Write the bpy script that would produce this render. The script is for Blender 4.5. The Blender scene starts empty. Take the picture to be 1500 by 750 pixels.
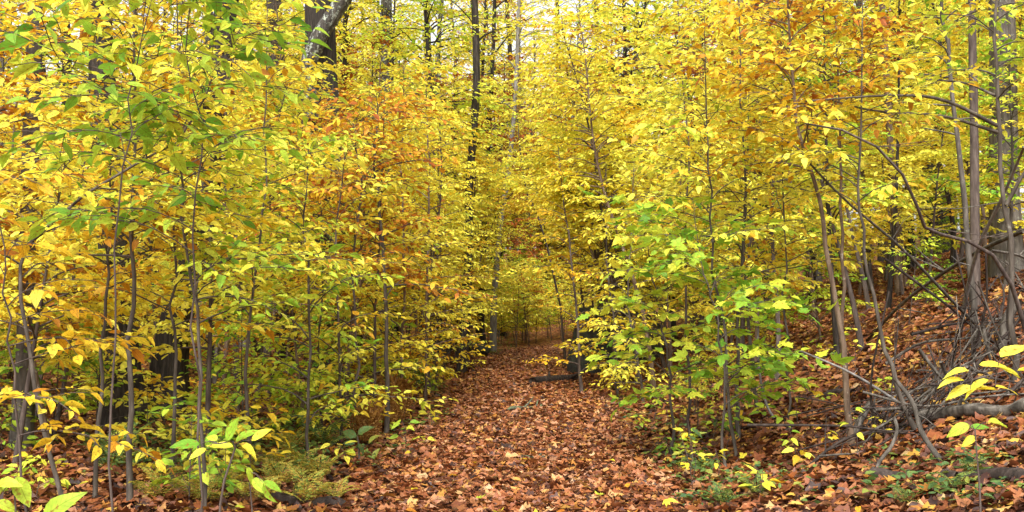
import bpy, math, random
import numpy as np
from mathutils import Matrix, Vector

random.seed(7)
RNG = np.random.default_rng(11)
R = math.radians
scene = bpy.context.scene
COL = scene.collection

# ------------------------------------------------------------------ camera
CAM_H = 1.45
F = 1500.0                       # focal length in photo pixels (photo is 1500 x 750)
PITCH = math.atan((456 - 375) / F)
cam_d = bpy.data.cameras.new('camera')
cam_d.sensor_width = 36.0
cam_d.lens = 36.0
cam_d.clip_start = 0.05
cam_d.clip_end = 2000.0
cam = bpy.data.objects.new('camera', cam_d)
COL.objects.link(cam)
cam.location = (0, 0, CAM_H)
cam.rotation_euler = (R(90) + PITCH, 0, 0)
scene.camera = cam

# ------------------------------------------------------------------ sky and sun (bright overcast)
world = bpy.data.worlds.new('World')
scene.world = world
world.use_nodes = True
wn = world.node_tree.nodes; wl = world.node_tree.links
wn.clear()
sky = wn.new('ShaderNodeTexSky'); sky.sky_type = 'NISHITA'; sky.sun_disc = False
SUN_EL, SUN_AZ = R(54), R(188)      # azimuth measured clockwise from +Y
sky.sun_elevation = SUN_EL; sky.sun_rotation = SUN_AZ
sky.dust_density = 5.0; sky.air_density = 1.0; sky.ozone_density = 1.0
hsv = wn.new('ShaderNodeHueSaturation'); hsv.inputs['Saturation'].default_value = 0.22
bg = wn.new('ShaderNodeBackground'); bg.inputs['Strength'].default_value = 0.15
wo = wn.new('ShaderNodeOutputWorld')
wl.new(sky.outputs[0], hsv.inputs['Color']); wl.new(hsv.outputs[0], bg.inputs['Color']); wl.new(bg.outputs[0], wo.inputs['Surface'])

sun_d = bpy.data.lights.new('sun', 'SUN')
sun_d.energy = 1.5; sun_d.angle = R(20); sun_d.color = (1.0, 0.96, 0.9)
sun = bpy.data.objects.new('sun', sun_d); COL.objects.link(sun)
sdir = Vector((math.sin(SUN_AZ) * math.cos(SUN_EL), math.cos(SUN_AZ) * math.cos(SUN_EL), math.sin(SUN_EL)))
sun.rotation_euler = sdir.to_track_quat('Z', 'Y').to_euler()
sun.location = (0, -5, 30)

vs = scene.view_settings
vs.view_transform = 'Standard'; vs.look = 'None'; vs.gamma = 1.0; vs.use_curve_mapping = False
vs.exposure = 1.4
cy = scene.cycles
cy.max_bounces = 6; cy.diffuse_bounces = 5; cy.glossy_bounces = 2; cy.transmission_bounces = 4
cy.transparent_max_bounces = 4

# ------------------------------------------------------------------ pixel -> world helpers
CP, SP = math.cos(PITCH), math.sin(PITCH)
def ray(px, py):
    x = (px - 750) / F; v = -(py - 375) / F
    return np.array([x, CP - v * SP, SP + v * CP])
def at(px, py, Y):
    d = ray(px, py)
    return np.array([0, 0, CAM_H]) + d * (Y / d[1])

# ------------------------------------------------------------------ terrain
def xc(y):
    y = np.asarray(y, float)
    return 0.12 + 0.024 * (y - 7) + 0.03 * np.clip(y - 34, 0, 14) ** 2
def smooth(t):
    t = np.clip(t, 0, 1); return t * t * (3 - 2 * t)
def hgt(x, y):
    x = np.asarray(x, float); y = np.asarray(y, float)
    c = xc(y)
    u = x - c - 1.45
    bank = 0.35 * (np.sqrt(np.maximum(0, u) ** 2 + 0.36) - 0.6) * (u > 0)
    bank = 5.0 * np.tanh(bank / 5.0)
    ul = c - 1.5 - x
    left = 0.10 * smooth(ul / 0.8) + 0.012 * np.maximum(0, ul)
    bump = 0.035 * np.sin(x * 1.7 + 0.6 * y) * np.sin(y * 1.1 - 0.4 * x) + 0.02 * np.sin(x * 4.1 - 1.3) * np.sin(y * 3.3 + x)
    onpath = smooth((np.abs(x - c) - 0.7) / 1.0)
    far = 0.075 * np.maximum(0, y - 40) * smooth((y - 40) / 20)
    big = 0.25 * np.sin(x * 0.21 + 1) * np.sin(y * 0.13) * smooth((np.abs(x - c) - 3) / 8)
    return bank + left + bump * (0.35 + 1.3 * onpath) + far + big
def ground(px, py, y0=4.0, y1=70.0):
    """first hit of the pixel's ray on the terrain"""
    d = ray(px, py)
    ys = np.linspace(y0, y1, 3000)
    pts = d[None] * (ys / d[1])[:, None] + np.array([0, 0, CAM_H])
    below = pts[:, 2] <= hgt(pts[:, 0], pts[:, 1])
    i = int(np.argmax(below)) if below.any() else len(ys) - 1
    p = pts[i].copy(); p[2] = float(hgt(p[0], p[1]))
    return p
def on_ground(x, y, dz=0.0):
    return np.array([x, y, float(hgt(x, y)) + dz])

# ------------------------------------------------------------------ materials
def new_mat(name):
    m = bpy.data.materials.new(name); m.use_nodes = True
    m.node_tree.nodes.clear()
    return m, m.node_tree.nodes, m.node_tree.links
def ramp(nodes, stops, interp='LINEAR'):
    r = nodes.new('ShaderNodeValToRGB'); r.color_ramp.interpolation = interp
    e = r.color_ramp.elements
    while len(e) > 1: e.remove(e[-1])
    e[0].position = stops[0][0]; e[0].color = (*stops[0][1], 1)
    for p, c in stops[1:]:
        k = e.new(p); k.color = (*c, 1)
    return r

PAL = {
 'yellow': [(0, (.40, .16, .02)), (.035, (.72, .38, .025)), (.10, (.83, .54, .03)), (.27, (.87, .74, .055)), (.64, (.88, .82, .10)), (.87, (.76, .78, .08)), (1, (.46, .62, .05))],
 'gold':   [(0, (.38, .14, .015)), (.10, (.70, .34, .02)), (.3, (.84, .54, .03)), (.7, (.87, .70, .05)), (1, (.86, .78, .09))],
 'lime':   [(0, (.80, .60, .04)), (.10, (.82, .78, .07)), (.32, (.70, .75, .07)), (.58, (.50, .66, .05)), (.84, (.32, .54, .04)), (1, (.17, .40, .03))],
 'green':  [(0, (.70, .72, .06)), (.3, (.48, .62, .05)), (.65, (.28, .50, .04)), (1, (.13, .33, .03))],
 'orange': [(0, (.34, .09, .015)), (.3, (.56, .20, .02)), (.55, (.72, .38, .03)), (.75, (.82, .58, .04)), (1, (.85, .74, .06))],
 'rust':   [(0, (.22, .05, .012)), (.5, (.42, .11, .018)), (1, (.58, .22, .025))],
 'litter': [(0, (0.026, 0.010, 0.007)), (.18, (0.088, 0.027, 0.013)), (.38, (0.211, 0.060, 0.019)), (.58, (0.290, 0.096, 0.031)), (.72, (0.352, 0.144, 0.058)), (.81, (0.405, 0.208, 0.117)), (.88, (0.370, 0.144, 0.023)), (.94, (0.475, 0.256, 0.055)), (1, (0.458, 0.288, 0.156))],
 'bank':   [(0, (0.022, 0.009, 0.006)), (.25, (0.075, 0.024, 0.012)), (.48, (0.176, 0.051, 0.016)), (.66, (0.264, 0.080, 0.023)), (.78, (0.299, 0.128, 0.055)), (.88, (0.352, 0.144, 0.027)), (.94, (0.493, 0.288, 0.039)), (1, (0.440, 0.288, 0.125))],  # leaf browns darkened to carry the canopy's shade in the colour
 'fern':   [(0, (.55, .34, .06)), (.45, (.56, .46, .08)), (.75, (.36, .42, .07)), (1, (.16, .28, .05))],
 'bracken': [(0, (.22, .09, .025)), (.5, (.36, .17, .04)), (1, (.48, .27, .06))],
 'herb':   [(0, (.36, .38, .06)), (.4, (.16, .26, .06)), (1, (.06, .13, .05))],
}
LEAFMAT = {}
def leaf_mat(pal, single, gloss=0.25, trans=0.45):
    key = (pal, single)
    if key in LEAFMAT: return LEAFMAT[key]
    m, n, l = new_mat('leaf_%s_%s' % (pal, 'single' if single else 'mass'))
    info = n.new('ShaderNodeObjectInfo')
    if single:
        fac = info.outputs['Random']
    else:
        at_ = n.new('ShaderNodeAttribute'); at_.attribute_name = 'tint'
        a1 = n.new('ShaderNodeMath'); a1.operation = 'MULTIPLY_ADD'
        l.new(info.outputs['Random'], a1.inputs[0]); k0 = 0.0 if pal in ('litter', 'bank') else 0.26; a1.inputs[1].default_value = k0; a1.inputs[2].default_value = -k0 / 2
        a2 = n.new('ShaderNodeMath'); a2.operation = 'ADD'; a2.use_clamp = True
        l.new(a1.outputs[0], a2.inputs[0]); l.new(at_.outputs['Fac'], a2.inputs[1])
        fac = a2.outputs[0]
    rp = ramp(n, PAL[pal]); l.new(fac, rp.inputs[0])
    # blotches and brown spots on the leaf blade
    tc = n.new('ShaderNodeTexCoord'); nz = n.new('ShaderNodeTexNoise'); nz.inputs['Scale'].default_value = 5 if single else 28
    nz.inputs['Detail'].default_value = 3
    l.new(tc.outputs['Object'], nz.inputs['Vector'])
    mr = n.new('ShaderNodeMapRange'); mr.inputs[1].default_value = .3; mr.inputs[2].default_value = .7; mr.inputs[3].default_value = .72; mr.inputs[4].default_value = 1.12
    l.new(nz.outputs[0], mr.inputs[0])
    mx = n.new('ShaderNodeMix'); mx.data_type = 'RGBA'; mx.blend_type = 'MULTIPLY'; mx.inputs[0].default_value = 1
    l.new(rp.outputs[0], mx.inputs[6]); l.new(mr.outputs[0], mx.inputs[7])
    col = mx.outputs[2]
    sp = n.new('ShaderNodeTexNoise'); sp.inputs['Scale'].default_value = 7 if single else 45; sp.inputs['Detail'].default_value = 2
    off = n.new('ShaderNodeVectorMath'); off.operation = 'ADD'
    l.new(tc.outputs['Object'], off.inputs[0]); l.new(info.outputs['Random'], off.inputs[1]); l.new(off.outputs[0], sp.inputs['Vector'])
    sr = n.new('ShaderNodeMapRange'); sr.inputs[1].default_value = .57 if single else .62; sr.inputs[2].default_value = .68 if single else .70; sr.inputs[4].default_value = .75
    l.new(sp.outputs[0], sr.inputs[0])
    mb = n.new('ShaderNodeMix'); mb.data_type = 'RGBA'; mb.inputs[7].default_value = (.28, .12, .025, 1)
    l.new(sr.outputs[0], mb.inputs[0]); l.new(col, mb.inputs[6]); col = mb.outputs[2]
    if single:
        def M(op, a, b=None):
            q = n.new('ShaderNodeMath'); q.operation = op
            for k_, v_ in enumerate((a, b)):
                if v_ is None: continue
                if isinstance(v_, (int, float)): q.inputs[k_].default_value = v_
                else: l.new(v_, q.inputs[k_])
            return q.outputs[0]
        sx = n.new('ShaderNodeSeparateXYZ'); l.new(tc.outputs['Object'], sx.inputs[0])
        ax = M('ABSOLUTE', sx.outputs[0])
        side = M('LESS_THAN', M('FRACT', M('MULTIPLY', M('SUBTRACT', sx.outputs[1], M('MULTIPLY', ax, .9)), 9.0)), .16)
        rib = M('MAXIMUM', M('LESS_THAN', ax, .012), M('MULTIPLY', side, .55))
        mv = n.new('ShaderNodeMix'); mv.data_type = 'RGBA'; mv.blend_type = 'MULTIPLY'; mv.inputs[7].default_value = (.66, .62, .5, 1)
        l.new(rib, mv.inputs[0]); l.new(col, mv.inputs[6]); col = mv.outputs[2]
    p = n.new('ShaderNodeBsdfPrincipled'); p.inputs['Roughness'].default_value = .55
    p.inputs['Specular IOR Level'].default_value = gloss
    t = n.new('ShaderNodeBsdfTranslucent')
    ms = n.new('ShaderNodeMixShader'); ms.inputs[0].default_value = trans
    o = n.new('ShaderNodeOutputMaterial')
    l.new(col, p.inputs['Base Color']); l.new(col, t.inputs['Color'])
    l.new(p.outputs[0], ms.inputs[1]); l.new(t.outputs[0], ms.inputs[2]); l.new(ms.outputs[0], o.inputs[0])
    LEAFMAT[key] = m
    return m

def bark_mat(name, stops, scale=(9, 9, 1.6), bump=0.4, lichen=None, lich_amt=0.55):
    m, n, l = new_mat(name)
    tc = n.new('ShaderNodeTexCoord'); mp = n.new('ShaderNodeMapping'); mp.inputs['Scale'].default_value = scale
    l.new(tc.outputs['Object'], mp.inputs['Vector'])
    nz = n.new('ShaderNodeTexNoise'); nz.inputs['Scale'].default_value = 2.2; nz.inputs['Detail'].default_value = 8; nz.inputs['Roughness'].default_value = .65
    l.new(mp.outputs[0], nz.inputs['Vector'])
    rp = ramp(n, stops); l.new(nz.outputs[0], rp.inputs[0])
    col = rp.outputs[0]
    if lichen:
        n2 = n.new('ShaderNodeTexNoise'); n2.inputs['Scale'].default_value = 11; n2.inputs['Detail'].default_value = 6; n2.inputs['Roughness'].default_value = .7
        l.new(tc.outputs['Object'], n2.inputs['Vector'])
        mr = n.new('ShaderNodeMapRange'); mr.inputs[1].default_value = lich_amt; mr.inputs[2].default_value = lich_amt + .08
        l.new(n2.outputs[0], mr.inputs[0])
        mx = n.new('ShaderNodeMix'); mx.data_type = 'RGBA'; mx.inputs[7].default_value = (*lichen, 1)
        l.new(mr.outputs[0], mx.inputs[0]); l.new(col, mx.inputs[6]); col = mx.outputs[2]
    p = n.new('ShaderNodeBsdfPrincipled'); p.inputs['Roughness'].default_value = .85; p.inputs['Specular IOR Level'].default_value = .2
    l.new(col, p.inputs['Base Color'])
    b = n.new('ShaderNodeBump'); b.inputs['Strength'].default_value = bump; b.inputs['Distance'].default_value = .02
    l.new(nz.outputs[0], b.inputs['Height']); l.new(b.outputs[0], p.inputs['Normal'])
    o = n.new('ShaderNodeOutputMaterial'); l.new(p.outputs[0], o.inputs[0])
    return m
BARK = {
 'grey':  bark_mat('bark_grey', [(.3, (.035, .03, .024)), (.5, (.085, .073, .06)), (.7, (.16, .142, .12))], lichen=(.20, .205, .165), lich_amt=.60),
 'dark':  bark_mat('bark_dark', [(.3, (.010, .008, .007)), (.5, (.030, .024, .019)), (.72, (.085, .068, .056))], scale=(14, 14, 1.5), bump=.9),
 'lichen': bark_mat('bark_lichen', [(.3, (.02, .018, .015)), (.5, (.055, .048, .04)), (.7, (.13, .118, .10))], bump=.9, lichen=(.33, .36, .30), lich_amt=.53),
 'stem':  bark_mat('bark_stem', [(.3, (.032, .026, .02)), (.5, (.075, .061, .048)), (.7, (.15, .127, .103))], bump=.25, lichen=(.21, .195, .16), lich_amt=.62),
 'stem_brown': bark_mat('bark_stem_brown', [(.3, (.055, .035, .023)), (.5, (.12, .08, .053)), (.7, (.22, .16, .11))], bump=.25, lichen=(.32, .28, .22), lich_amt=.58),
 'stem_dark': bark_mat('bark_stem_dark', [(.3, (.03, .022, .018)), (.5, (.08, .06, .05)), (.7, (.15, .12, .10))], bump=.25),
 'pale':  bark_mat('bark_pale', [(.3, (.11, .10, .09)), (.5, (.19, .175, .16)), (.7, (.29, .275, .26))], bump=.25),
 'deadwood': bark_mat('deadwood', [(.3, (.028, .023, .018)), (.5, (.075, .064, .051)), (.7, (.19, .168, .14))], bump=.5, lichen=(.28, .255, .24), lich_amt=.62),
 'wetwood': bark_mat('wetwood', [(.3, (.012, .009, .008)), (.5, (.035, .025, .02)), (.7, (.08, .06, .05))], bump=.7),
 'mossy': bark_mat('mossy_wood', [(.3, (.03, .03, .022)), (.5, (.08, .08, .06)), (.7, (.17, .17, .14))], bump=.7, lichen=(.10, .13, .06), lich_amt=.50),
}
def rock_mat():
    m, n, l = new_mat('dark_rock')
    tc = n.new('ShaderNodeTexCoord'); nz = n.new('ShaderNodeTexNoise'); nz.inputs['Scale'].default_value = 5; nz.inputs['Detail'].default_value = 9; nz.inputs['Roughness'].default_value = .7
    l.new(tc.outputs['Object'], nz.inputs['Vector'])
    rp = ramp(n, [(.3, (.008, .008, .007)), (.5, (.03, .028, .024)), (.62, (.035, .045, .02)), (.75, (.10, .10, .085))]); l.new(nz.outputs[0], rp.inputs[0])
    p = n.new('ShaderNodeBsdfPrincipled'); p.inputs['Roughness'].default_value = .9; l.new(rp.outputs[0], p.inputs['Base Color'])
    b = n.new('ShaderNodeBump'); b.inputs['Strength'].default_value = .9; b.inputs['Distance'].default_value = .05
    l.new(nz.outputs[0], b.inputs['Height']); l.new(b.outputs[0], p.inputs['Normal'])
    o = n.new('ShaderNodeOutputMaterial'); l.new(p.outputs[0], o.inputs[0]); return m
ROCK = rock_mat()
def soil_mat(name, stops, scale):
    m, n, l = new_mat(name)
    tc = n.new('ShaderNodeTexCoord')
    nz = n.new('ShaderNodeTexNoise'); nz.inputs['Scale'].default_value = 3.0; nz.inputs['Detail'].default_value = 5
    l.new(tc.outputs['Object'], nz.inputs['Vector'])
    dv = n.new('ShaderNodeVectorMath'); dv.operation = 'MULTIPLY_ADD'; dv.inputs[1].default_value = (.12, .12, .12)
    l.new(nz.outputs['Color'], dv.inputs[0]); l.new(tc.outputs['Object'], dv.inputs[2])
    vo = n.new('ShaderNodeTexVoronoi'); vo.inputs['Scale'].default_value = scale; vo.inputs['Randomness'].default_value = 1
    l.new(dv.outputs[0], vo.inputs['Vector'])
    sp = n.new('ShaderNodeSeparateColor'); l.new(vo.outputs['Color'], sp.inputs[0])
    rp = ramp(n, stops); l.new(sp.outputs[0], rp.inputs[0])
    p = n.new('ShaderNodeBsdfPrincipled'); p.inputs['Roughness'].default_value = .8; p.inputs['Specular IOR Level'].default_value = .2
    l.new(rp.outputs[0], p.inputs['Base Color'])
    b = n.new('ShaderNodeBump'); b.inputs['Strength'].default_value = .8; b.inputs['Distance'].default_value = .05
    l.new(vo.outputs['Distance'], b.inputs['Height']); l.new(b.outputs[0], p.inputs['Normal'])
    o = n.new('ShaderNodeOutputMaterial'); l.new(p.outputs[0], o.inputs[0]); return m
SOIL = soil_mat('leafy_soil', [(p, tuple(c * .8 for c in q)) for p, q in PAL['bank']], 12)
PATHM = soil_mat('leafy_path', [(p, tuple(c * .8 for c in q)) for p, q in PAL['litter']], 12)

# ------------------------------------------------------------------ mesh helpers
def make_mesh(name, V, Q, mat, tint=None, smooth_=False):
    V = np.asarray(V, np.float32).reshape(-1, 3); Q = np.asarray(Q, np.int32)
    me = bpy.data.meshes.new(name)
    k = Q.shape[1]
    me.vertices.add(len(V)); me.vertices.foreach_set('co', V.ravel())
    me.loops.add(Q.size); me.loops.foreach_set('vertex_index', Q.ravel())
    me.polygons.add(len(Q)); me.polygons.foreach_set('loop_start', np.arange(0, Q.size, k, dtype=np.int32))
    if smooth_: me.polygons.foreach_set('use_smooth', np.ones(len(Q), bool))
    if tint is not None:
        a = me.attributes.new('tint', 'FLOAT', 'FACE'); a.data.foreach_set('value', np.asarray(tint, np.float32))
    me.update(calc_edges=True)
    if mat: me.materials.append(mat)
    return me
def add(name, me, parent=None, mat=None):
    o = bpy.data.objects.new(name, me)
    COL.objects.link(o)
    if parent: o.parent = parent
    if mat is not None: o.matrix_basis = mat
    return o
def empty(name, loc, rz=0.0, sc=1.0):
    o = bpy.data.objects.new(name, None); COL.objects.link(o)
    o.location = tuple(loc); o.rotation_euler = (0, 0, rz); o.scale = (sc, sc, sc); o.empty_display_size = .2
    return o
def tag(o, label, cat, group=None, kind=None):
    o['label'] = label; o['category'] = cat
    if group: o['group'] = group
    if kind: o['kind'] = kind
    return o

def catmull(P, n):
    P = np.asarray(P, float)
    Pp = np.vstack([2 * P[0] - P[1], P, 2 * P[-1] - P[-2]])
    t = np.linspace(0, len(P) - 1 - 1e-6, n); i = t.astype(int); f = (t - i)[:, None]
    a, b, c, d = Pp[i], Pp[i + 1], Pp[i + 2], Pp[i + 3]
    return .5 * (2 * b + (c - a) * f + (2 * a - 5 * b + 4 * c - d) * f ** 2 + (3 * b - a - 3 * c + d) * f ** 3)

class Tubes:
    def __init__(s): s.V = []; s.Q = []; s.n = 0
    def tube(s, P, r, k=6, rough=0.0, rng=None, cap=False):
        P = np.asarray(P, float); n = len(P); r = np.broadcast_to(np.asarray(r, float), (n,))
        T = np.gradient(P, axis=0); T /= np.linalg.norm(T, axis=1, keepdims=True) + 1e-9
        ref = np.array([0, 0, 1.]) if abs(T[0, 2]) < .8 else np.array([1., 0, 0])
        A = np.cross(T, ref); A /= np.linalg.norm(A, axis=1, keepdims=True) + 1e-9
        B = np.cross(T, A)
        th = np.arange(k) * 2 * np.pi / k
        rr = r[:, None] * np.ones((1, k))
        if rough and rng is not None:
            rid = 1 + rough * rng.standard_normal((1, k))
            rr = rr * rid * (1 + .6 * rough * rng.standard_normal((n, k)))
        V = P[:, None] + rr[..., None] * (np.cos(th)[None, :, None] * A[:, None] + np.sin(th)[None, :, None] * B[:, None])
        idx = np.arange(n * k).reshape(n, k) + s.n
        a = idx[:-1]; b = np.roll(idx, -1, 1)[:-1]; c = np.roll(idx, -1, 1)[1:]; d = idx[1:]
        s.V.append(V.reshape(-1, 3)); s.Q.append(np.stack([a, b, c, d], -1).reshape(-1, 4)); s.n += n * k
        if cap:
            for ring, ctr in ((idx[0], P[0]), (idx[-1], P[-1])):
                s.V.append(ctr[None]); ci = s.n; s.n += 1
                for j in range(0, k, 2):
                    s.Q.append(np.array([[ci, ring[j], ring[(j + 1) % k], ring[(j + 2) % k]]]))
    def mesh(s, name, mat):
        return make_mesh(name, np.vstack(s.V), np.vstack(s.Q), mat, smooth_=True)

# leaf = 6 vertices, two quads folded along the midrib
OVAL = (np.array([0, .26, .66, 1.0, .66, .26]), np.array([0, -.86, -.82, 0, .82, .86]), np.array([[0, 3, 2, 1], [0, 5, 4, 3]]))
LOBED = (np.array([0, .22, .46, .74, 1.0, .70, .44, .26]), np.array([0, -1.12, -.42, -.72, 0, .66, .48, 1.05]), np.array([[0, 4, 3, 2, 1], [0, 7, 6, 5, 4]]))
def leaf_verts(P, D, N, S, rng, wr=.50, curl=.22, shape=OVAL):
    n = len(P)
    D = D / (np.linalg.norm(D, axis=1, keepdims=True) + 1e-9)
    Sd = np.cross(D, N); Sd /= np.linalg.norm(Sd, axis=1, keepdims=True) + 1e-9
    Nn = np.cross(Sd, D)
    w = wr * .5 * (.6 + .7 * rng.random(n)); fold = .02 + .16 * rng.random(n); cl = curl * (rng.random(n) * 1.6 - .3)
    U, Vs = shape[0], shape[1]
    Vv = Vs[None] * w[:, None]; Wf = np.abs(Vs)[None] * fold[:, None] - (U ** 2)[None] * cl[:, None]
    X = P[:, None] + S[:, None, None] * (U[None, :, None] * D[:, None] + Vv[..., None] * Sd[:, None] + Wf[..., None] * Nn[:, None])
    return X.reshape(-1, 3)
def leaf_mesh(name, L, mat, rng, wr=.5, curl=.22, shape=OVAL):
    P, D, N, S, T = L
    V = leaf_verts(P, D, N, S, rng, wr, curl, shape)
    Q = (np.arange(len(P))[:, None, None] * len(shape[0]) + shape[2][None]).reshape(-1, shape[2].shape[1])
    return make_mesh(name, V, Q, mat, tint=np.repeat(T, 2))

# detailed single leaves (unit length along +Y, normal +Z)
def beech_leaf(name, fold, curl, twist, wave, mat, wr=.27):
    us = np.array([0, .10, .25, .42, .60, .78, .92, 1.0]); wid = np.array([.03, .55, .92, 1.0, .86, .55, .2, .02]) * wr
    V = []
    for i, (u, w) in enumerate(zip(us, wid)):
        ang = twist * u; z0 = -curl * u * u
        zz = fold * w * 2 + wave * (1 if i % 2 else -1) * .5
        for sgn in (-1, 0, 1):
            x = sgn * w; z = abs(sgn) * zz
            V.append((x * math.cos(ang) - z * math.sin(ang), u * (1 - .12 * curl), z0 + x * math.sin(ang) + z * math.cos(ang)))
    Q = []
    for i in range(len(us) - 1):
        a = i * 3; Q += [[a, a + 1, a + 4, a + 3], [a + 1, a + 2, a + 5, a + 4]]
    return make_mesh(name, V, Q, mat, smooth_=True)
MAPLE = [(0, 0), (.16, -.02), (.34, .04), (.27, .18), (.50, .34), (.33, .40), (.40, .56), (.20, .52), (.17, .74), (0, 1.0)]
def maple_leaf(name, curl, cup, mat, seed):
    r = random.Random(seed)
    out = MAPLE + [(-x, y) for x, y in MAPLE[-2:0:-1]]
    ctr = (0, .30); V = [(0, .30, 0)]
    for x, y in out:
        d = math.hypot(x, y - .3)
        V.append((x * r.uniform(.92, 1.08), y, cup * d * d * 1.6 + curl * x * y + r.uniform(-.03, .03)))
    n = len(out)
    Q = [[0, 1 + i, 1 + (i + 1) % n] for i in range(n)]
    return make_mesh(name, V, Q, mat)
def curled_leaf(name, amt, mat, seed):
    """dry leaf rolled up along its length"""
    r = random.Random(seed); us = np.linspace(0, 1, 6); V = []; wid = [.05, .5, .8, .75, .5, .05]
    for u, w in zip(us, wid):
        for k in range(5):
            s = (k - 2) / 2; ang = s * amt * w
            rr = .3 * w / max(.3, amt * w)
            V.append((rr * math.sin(ang) + r.uniform(-.012, .012), u, rr * (1 - math.cos(ang)) + .10 * math.sin(u * 3.1) + r.uniform(-.01, .01)))
    Q = [[i * 5 + k, i * 5 + k + 1, i * 5 + k + 6, i * 5 + k + 5] for i in range(5) for k in range(4)]
    return make_mesh(name, V, Q, mat)
LEAFSET = {}
def leaf_set(pal, shape='beech'):
    key = (pal, shape)
    if key not in LEAFSET:
        m = leaf_mat(pal, True)
        if shape == 'beech':
            LEAFSET[key] = [beech_leaf('beech_leaf', f, c, t, w, m, wr) for f, c, t, w, wr in
                ((.10, .10, .1, .012, .25), (.25, .25, -.25, .015, .24), (.05, .40, .3, .01, .24), (.18, -.08, -.1, .014, .25), (.30, .15, .45, .018, .23), (.08, .55, -.35, .012, .26))]
        elif shape == 'maple':
            LEAFSET[key] = [maple_leaf('maple_leaf', c, u, m, i) for i, (c, u) in enumerate(((.1, .05), (-.25, .25), (.35, -.3), (0, .5), (-.1, -.45)))]
        else:
            LEAFSET[key] = [curled_leaf('curled_leaf', a, m, i) for i, a in enumerate((1.2, 2.2, 3.0))]
    return LEAFSET[key]
def frame_matrix(p, d, nrm, s):
    d = d / (np.linalg.norm(d) + 1e-9); x = np.cross(d, nrm); x /= np.linalg.norm(x) + 1e-9; z = np.cross(x, d)
    return Matrix(((x[0] * s, d[0] * s, z[0] * s, p[0]), (x[1] * s, d[1] * s, z[1] * s, p[1]), (x[2] * s, d[2] * s, z[2] * s, p[2]), (0, 0, 0, 1)))

# ------------------------------------------------------------------ tree growth
def grow(stem, r0, r1, rng, crown0=.3, nbr=30, blen=1.0, leaf=.085, gap=.055, e0=(5, 50), e1=(-24, 16),
         twig_f=.42, sides=7, tubes=None, az=None, twig_r=.0022, ntw=7, flare=1.0, rough=.0, top_taper=.45, leaf_from=0.0):
    """stem: local polyline. Returns the wood and the leaves (P, D, N, S, tint)."""
    W = tubes or Tubes()
    n = len(stem); t = np.linspace(0, 1, n)
    rad = r0 + (r1 - r0) * t ** .9
    if flare > 1: rad = rad * (1 + (flare - 1) * np.exp(-t * n * .55))
    W.tube(stem, rad, sides, rough, rng)
    P, D, N, S, T = [], [], [], [], []
    for b in range(nbr):
        tt = crown0 + (1 - crown0) * ((b + rng.random()) / nbr)
        f = tt * (n - 1); i = min(int(f), n - 2); base = stem[i] + (stem[i + 1] - stem[i]) * (f - i)
        rb = (r0 + (r1 - r0) * tt ** .9)
        rel = (tt - crown0) / (1 - crown0)
        L = blen * (1 - top_taper * rel ** 1.5) * rng.uniform(.65, 1.2)
        a = rng.uniform(0, 2 * np.pi) if az is None else rng.normal(az[0], az[1])
        ea, eb = R(rng.uniform(*e0) + 18 * rel), R(rng.uniform(*e1))
        m = 7; pts = [base]; aa = a; bt = rng.uniform(-.25, .25)
        for k in range(m):
            e = ea + (eb - ea) * (k / (m - 1)) ** .8
            aa += bt * .25 + rng.normal(0, .10)
            pts.append(pts[-1] + L / m * np.array([math.cos(aa) * math.cos(e), math.sin(aa) * math.cos(e), math.sin(e) + rng.normal(0, .05)]))
        pts = np.array(pts)
        rbr = min(rb * .6, .006 + .010 * L)
        W.tube(pts, np.linspace(rbr, twig_r * .8, m + 1), 4)
        tb = rng.random()
        nt = max(3, int(ntw * L / blen + .5))
        for j in range(nt + 1):
            u = .22 + .78 * (j + rng.uniform(0, .6)) / (nt + .6) if j < nt else 1.0
            u = min(u, 1.0)
            f = u * m; i = min(int(f), m - 1); q = pts[i] + (pts[i + 1] - pts[i]) * (f - i)
            dirb = pts[i + 1] - pts[i]; dirb = dirb / np.linalg.norm(dirb)
            side = 1 if j % 2 else -1
            ang = 0 if j == nt else side * R(rng.uniform(32, 68))
            ca, sa = math.cos(ang), math.sin(ang)
            dt = np.array([dirb[0] * ca - dirb[1] * sa, dirb[0] * sa + dirb[1] * ca, dirb[2] * .6 + rng.normal(-.04, .20)])
            dt /= np.linalg.norm(dt)
            tl = L * twig_f * (1.05 - .65 * u) * rng.uniform(.7, 1.25) + leaf * .8
            end = q + dt * tl + np.array([0, 0, -.06 * tl]); mid = q + dt * tl * .5 + np.array([0, 0, .02 * tl])
            W.tube(np.array([q, mid, end]), np.array([twig_r, twig_r * .8, twig_r * .5]), 3)
            nl = max(2, int(tl / gap)); s = (np.arange(nl) + .6) / nl
            Q0 = q + (mid - q) * np.minimum(1, s * 2)[:, None] + (end - mid) * np.maximum(0, s * 2 - 1)[:, None]
            sg = np.where(np.arange(nl) % 2 == 0, 1, -1) * np.radians(rng.uniform(25, 65, nl)); sg[-1] *= .2
            c2, s2 = np.cos(sg), np.sin(sg)
            dl = np.stack([dt[0] * c2 - dt[1] * s2, dt[0] * s2 + dt[1] * c2, dt[2] * .4 + rng.normal(-.2, .31, nl)], 1)
            nn = np.stack([rng.normal(0, .48, nl), rng.normal(0, .48, nl), np.ones(nl)], 1)
            P.append(Q0); D.append(dl); N.append(nn)
            S.append(leaf * np.clip(rng.normal(1, .27, nl), .4, 1.6))
            T.append(np.clip(.5 * tb + .5 * rng.random(nl) + rng.normal(0, .1), 0, 1))
    return W, [np.vstack(P), np.vstack(D), np.vstack(N), np.concatenate(S), np.concatenate(T)]

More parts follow.
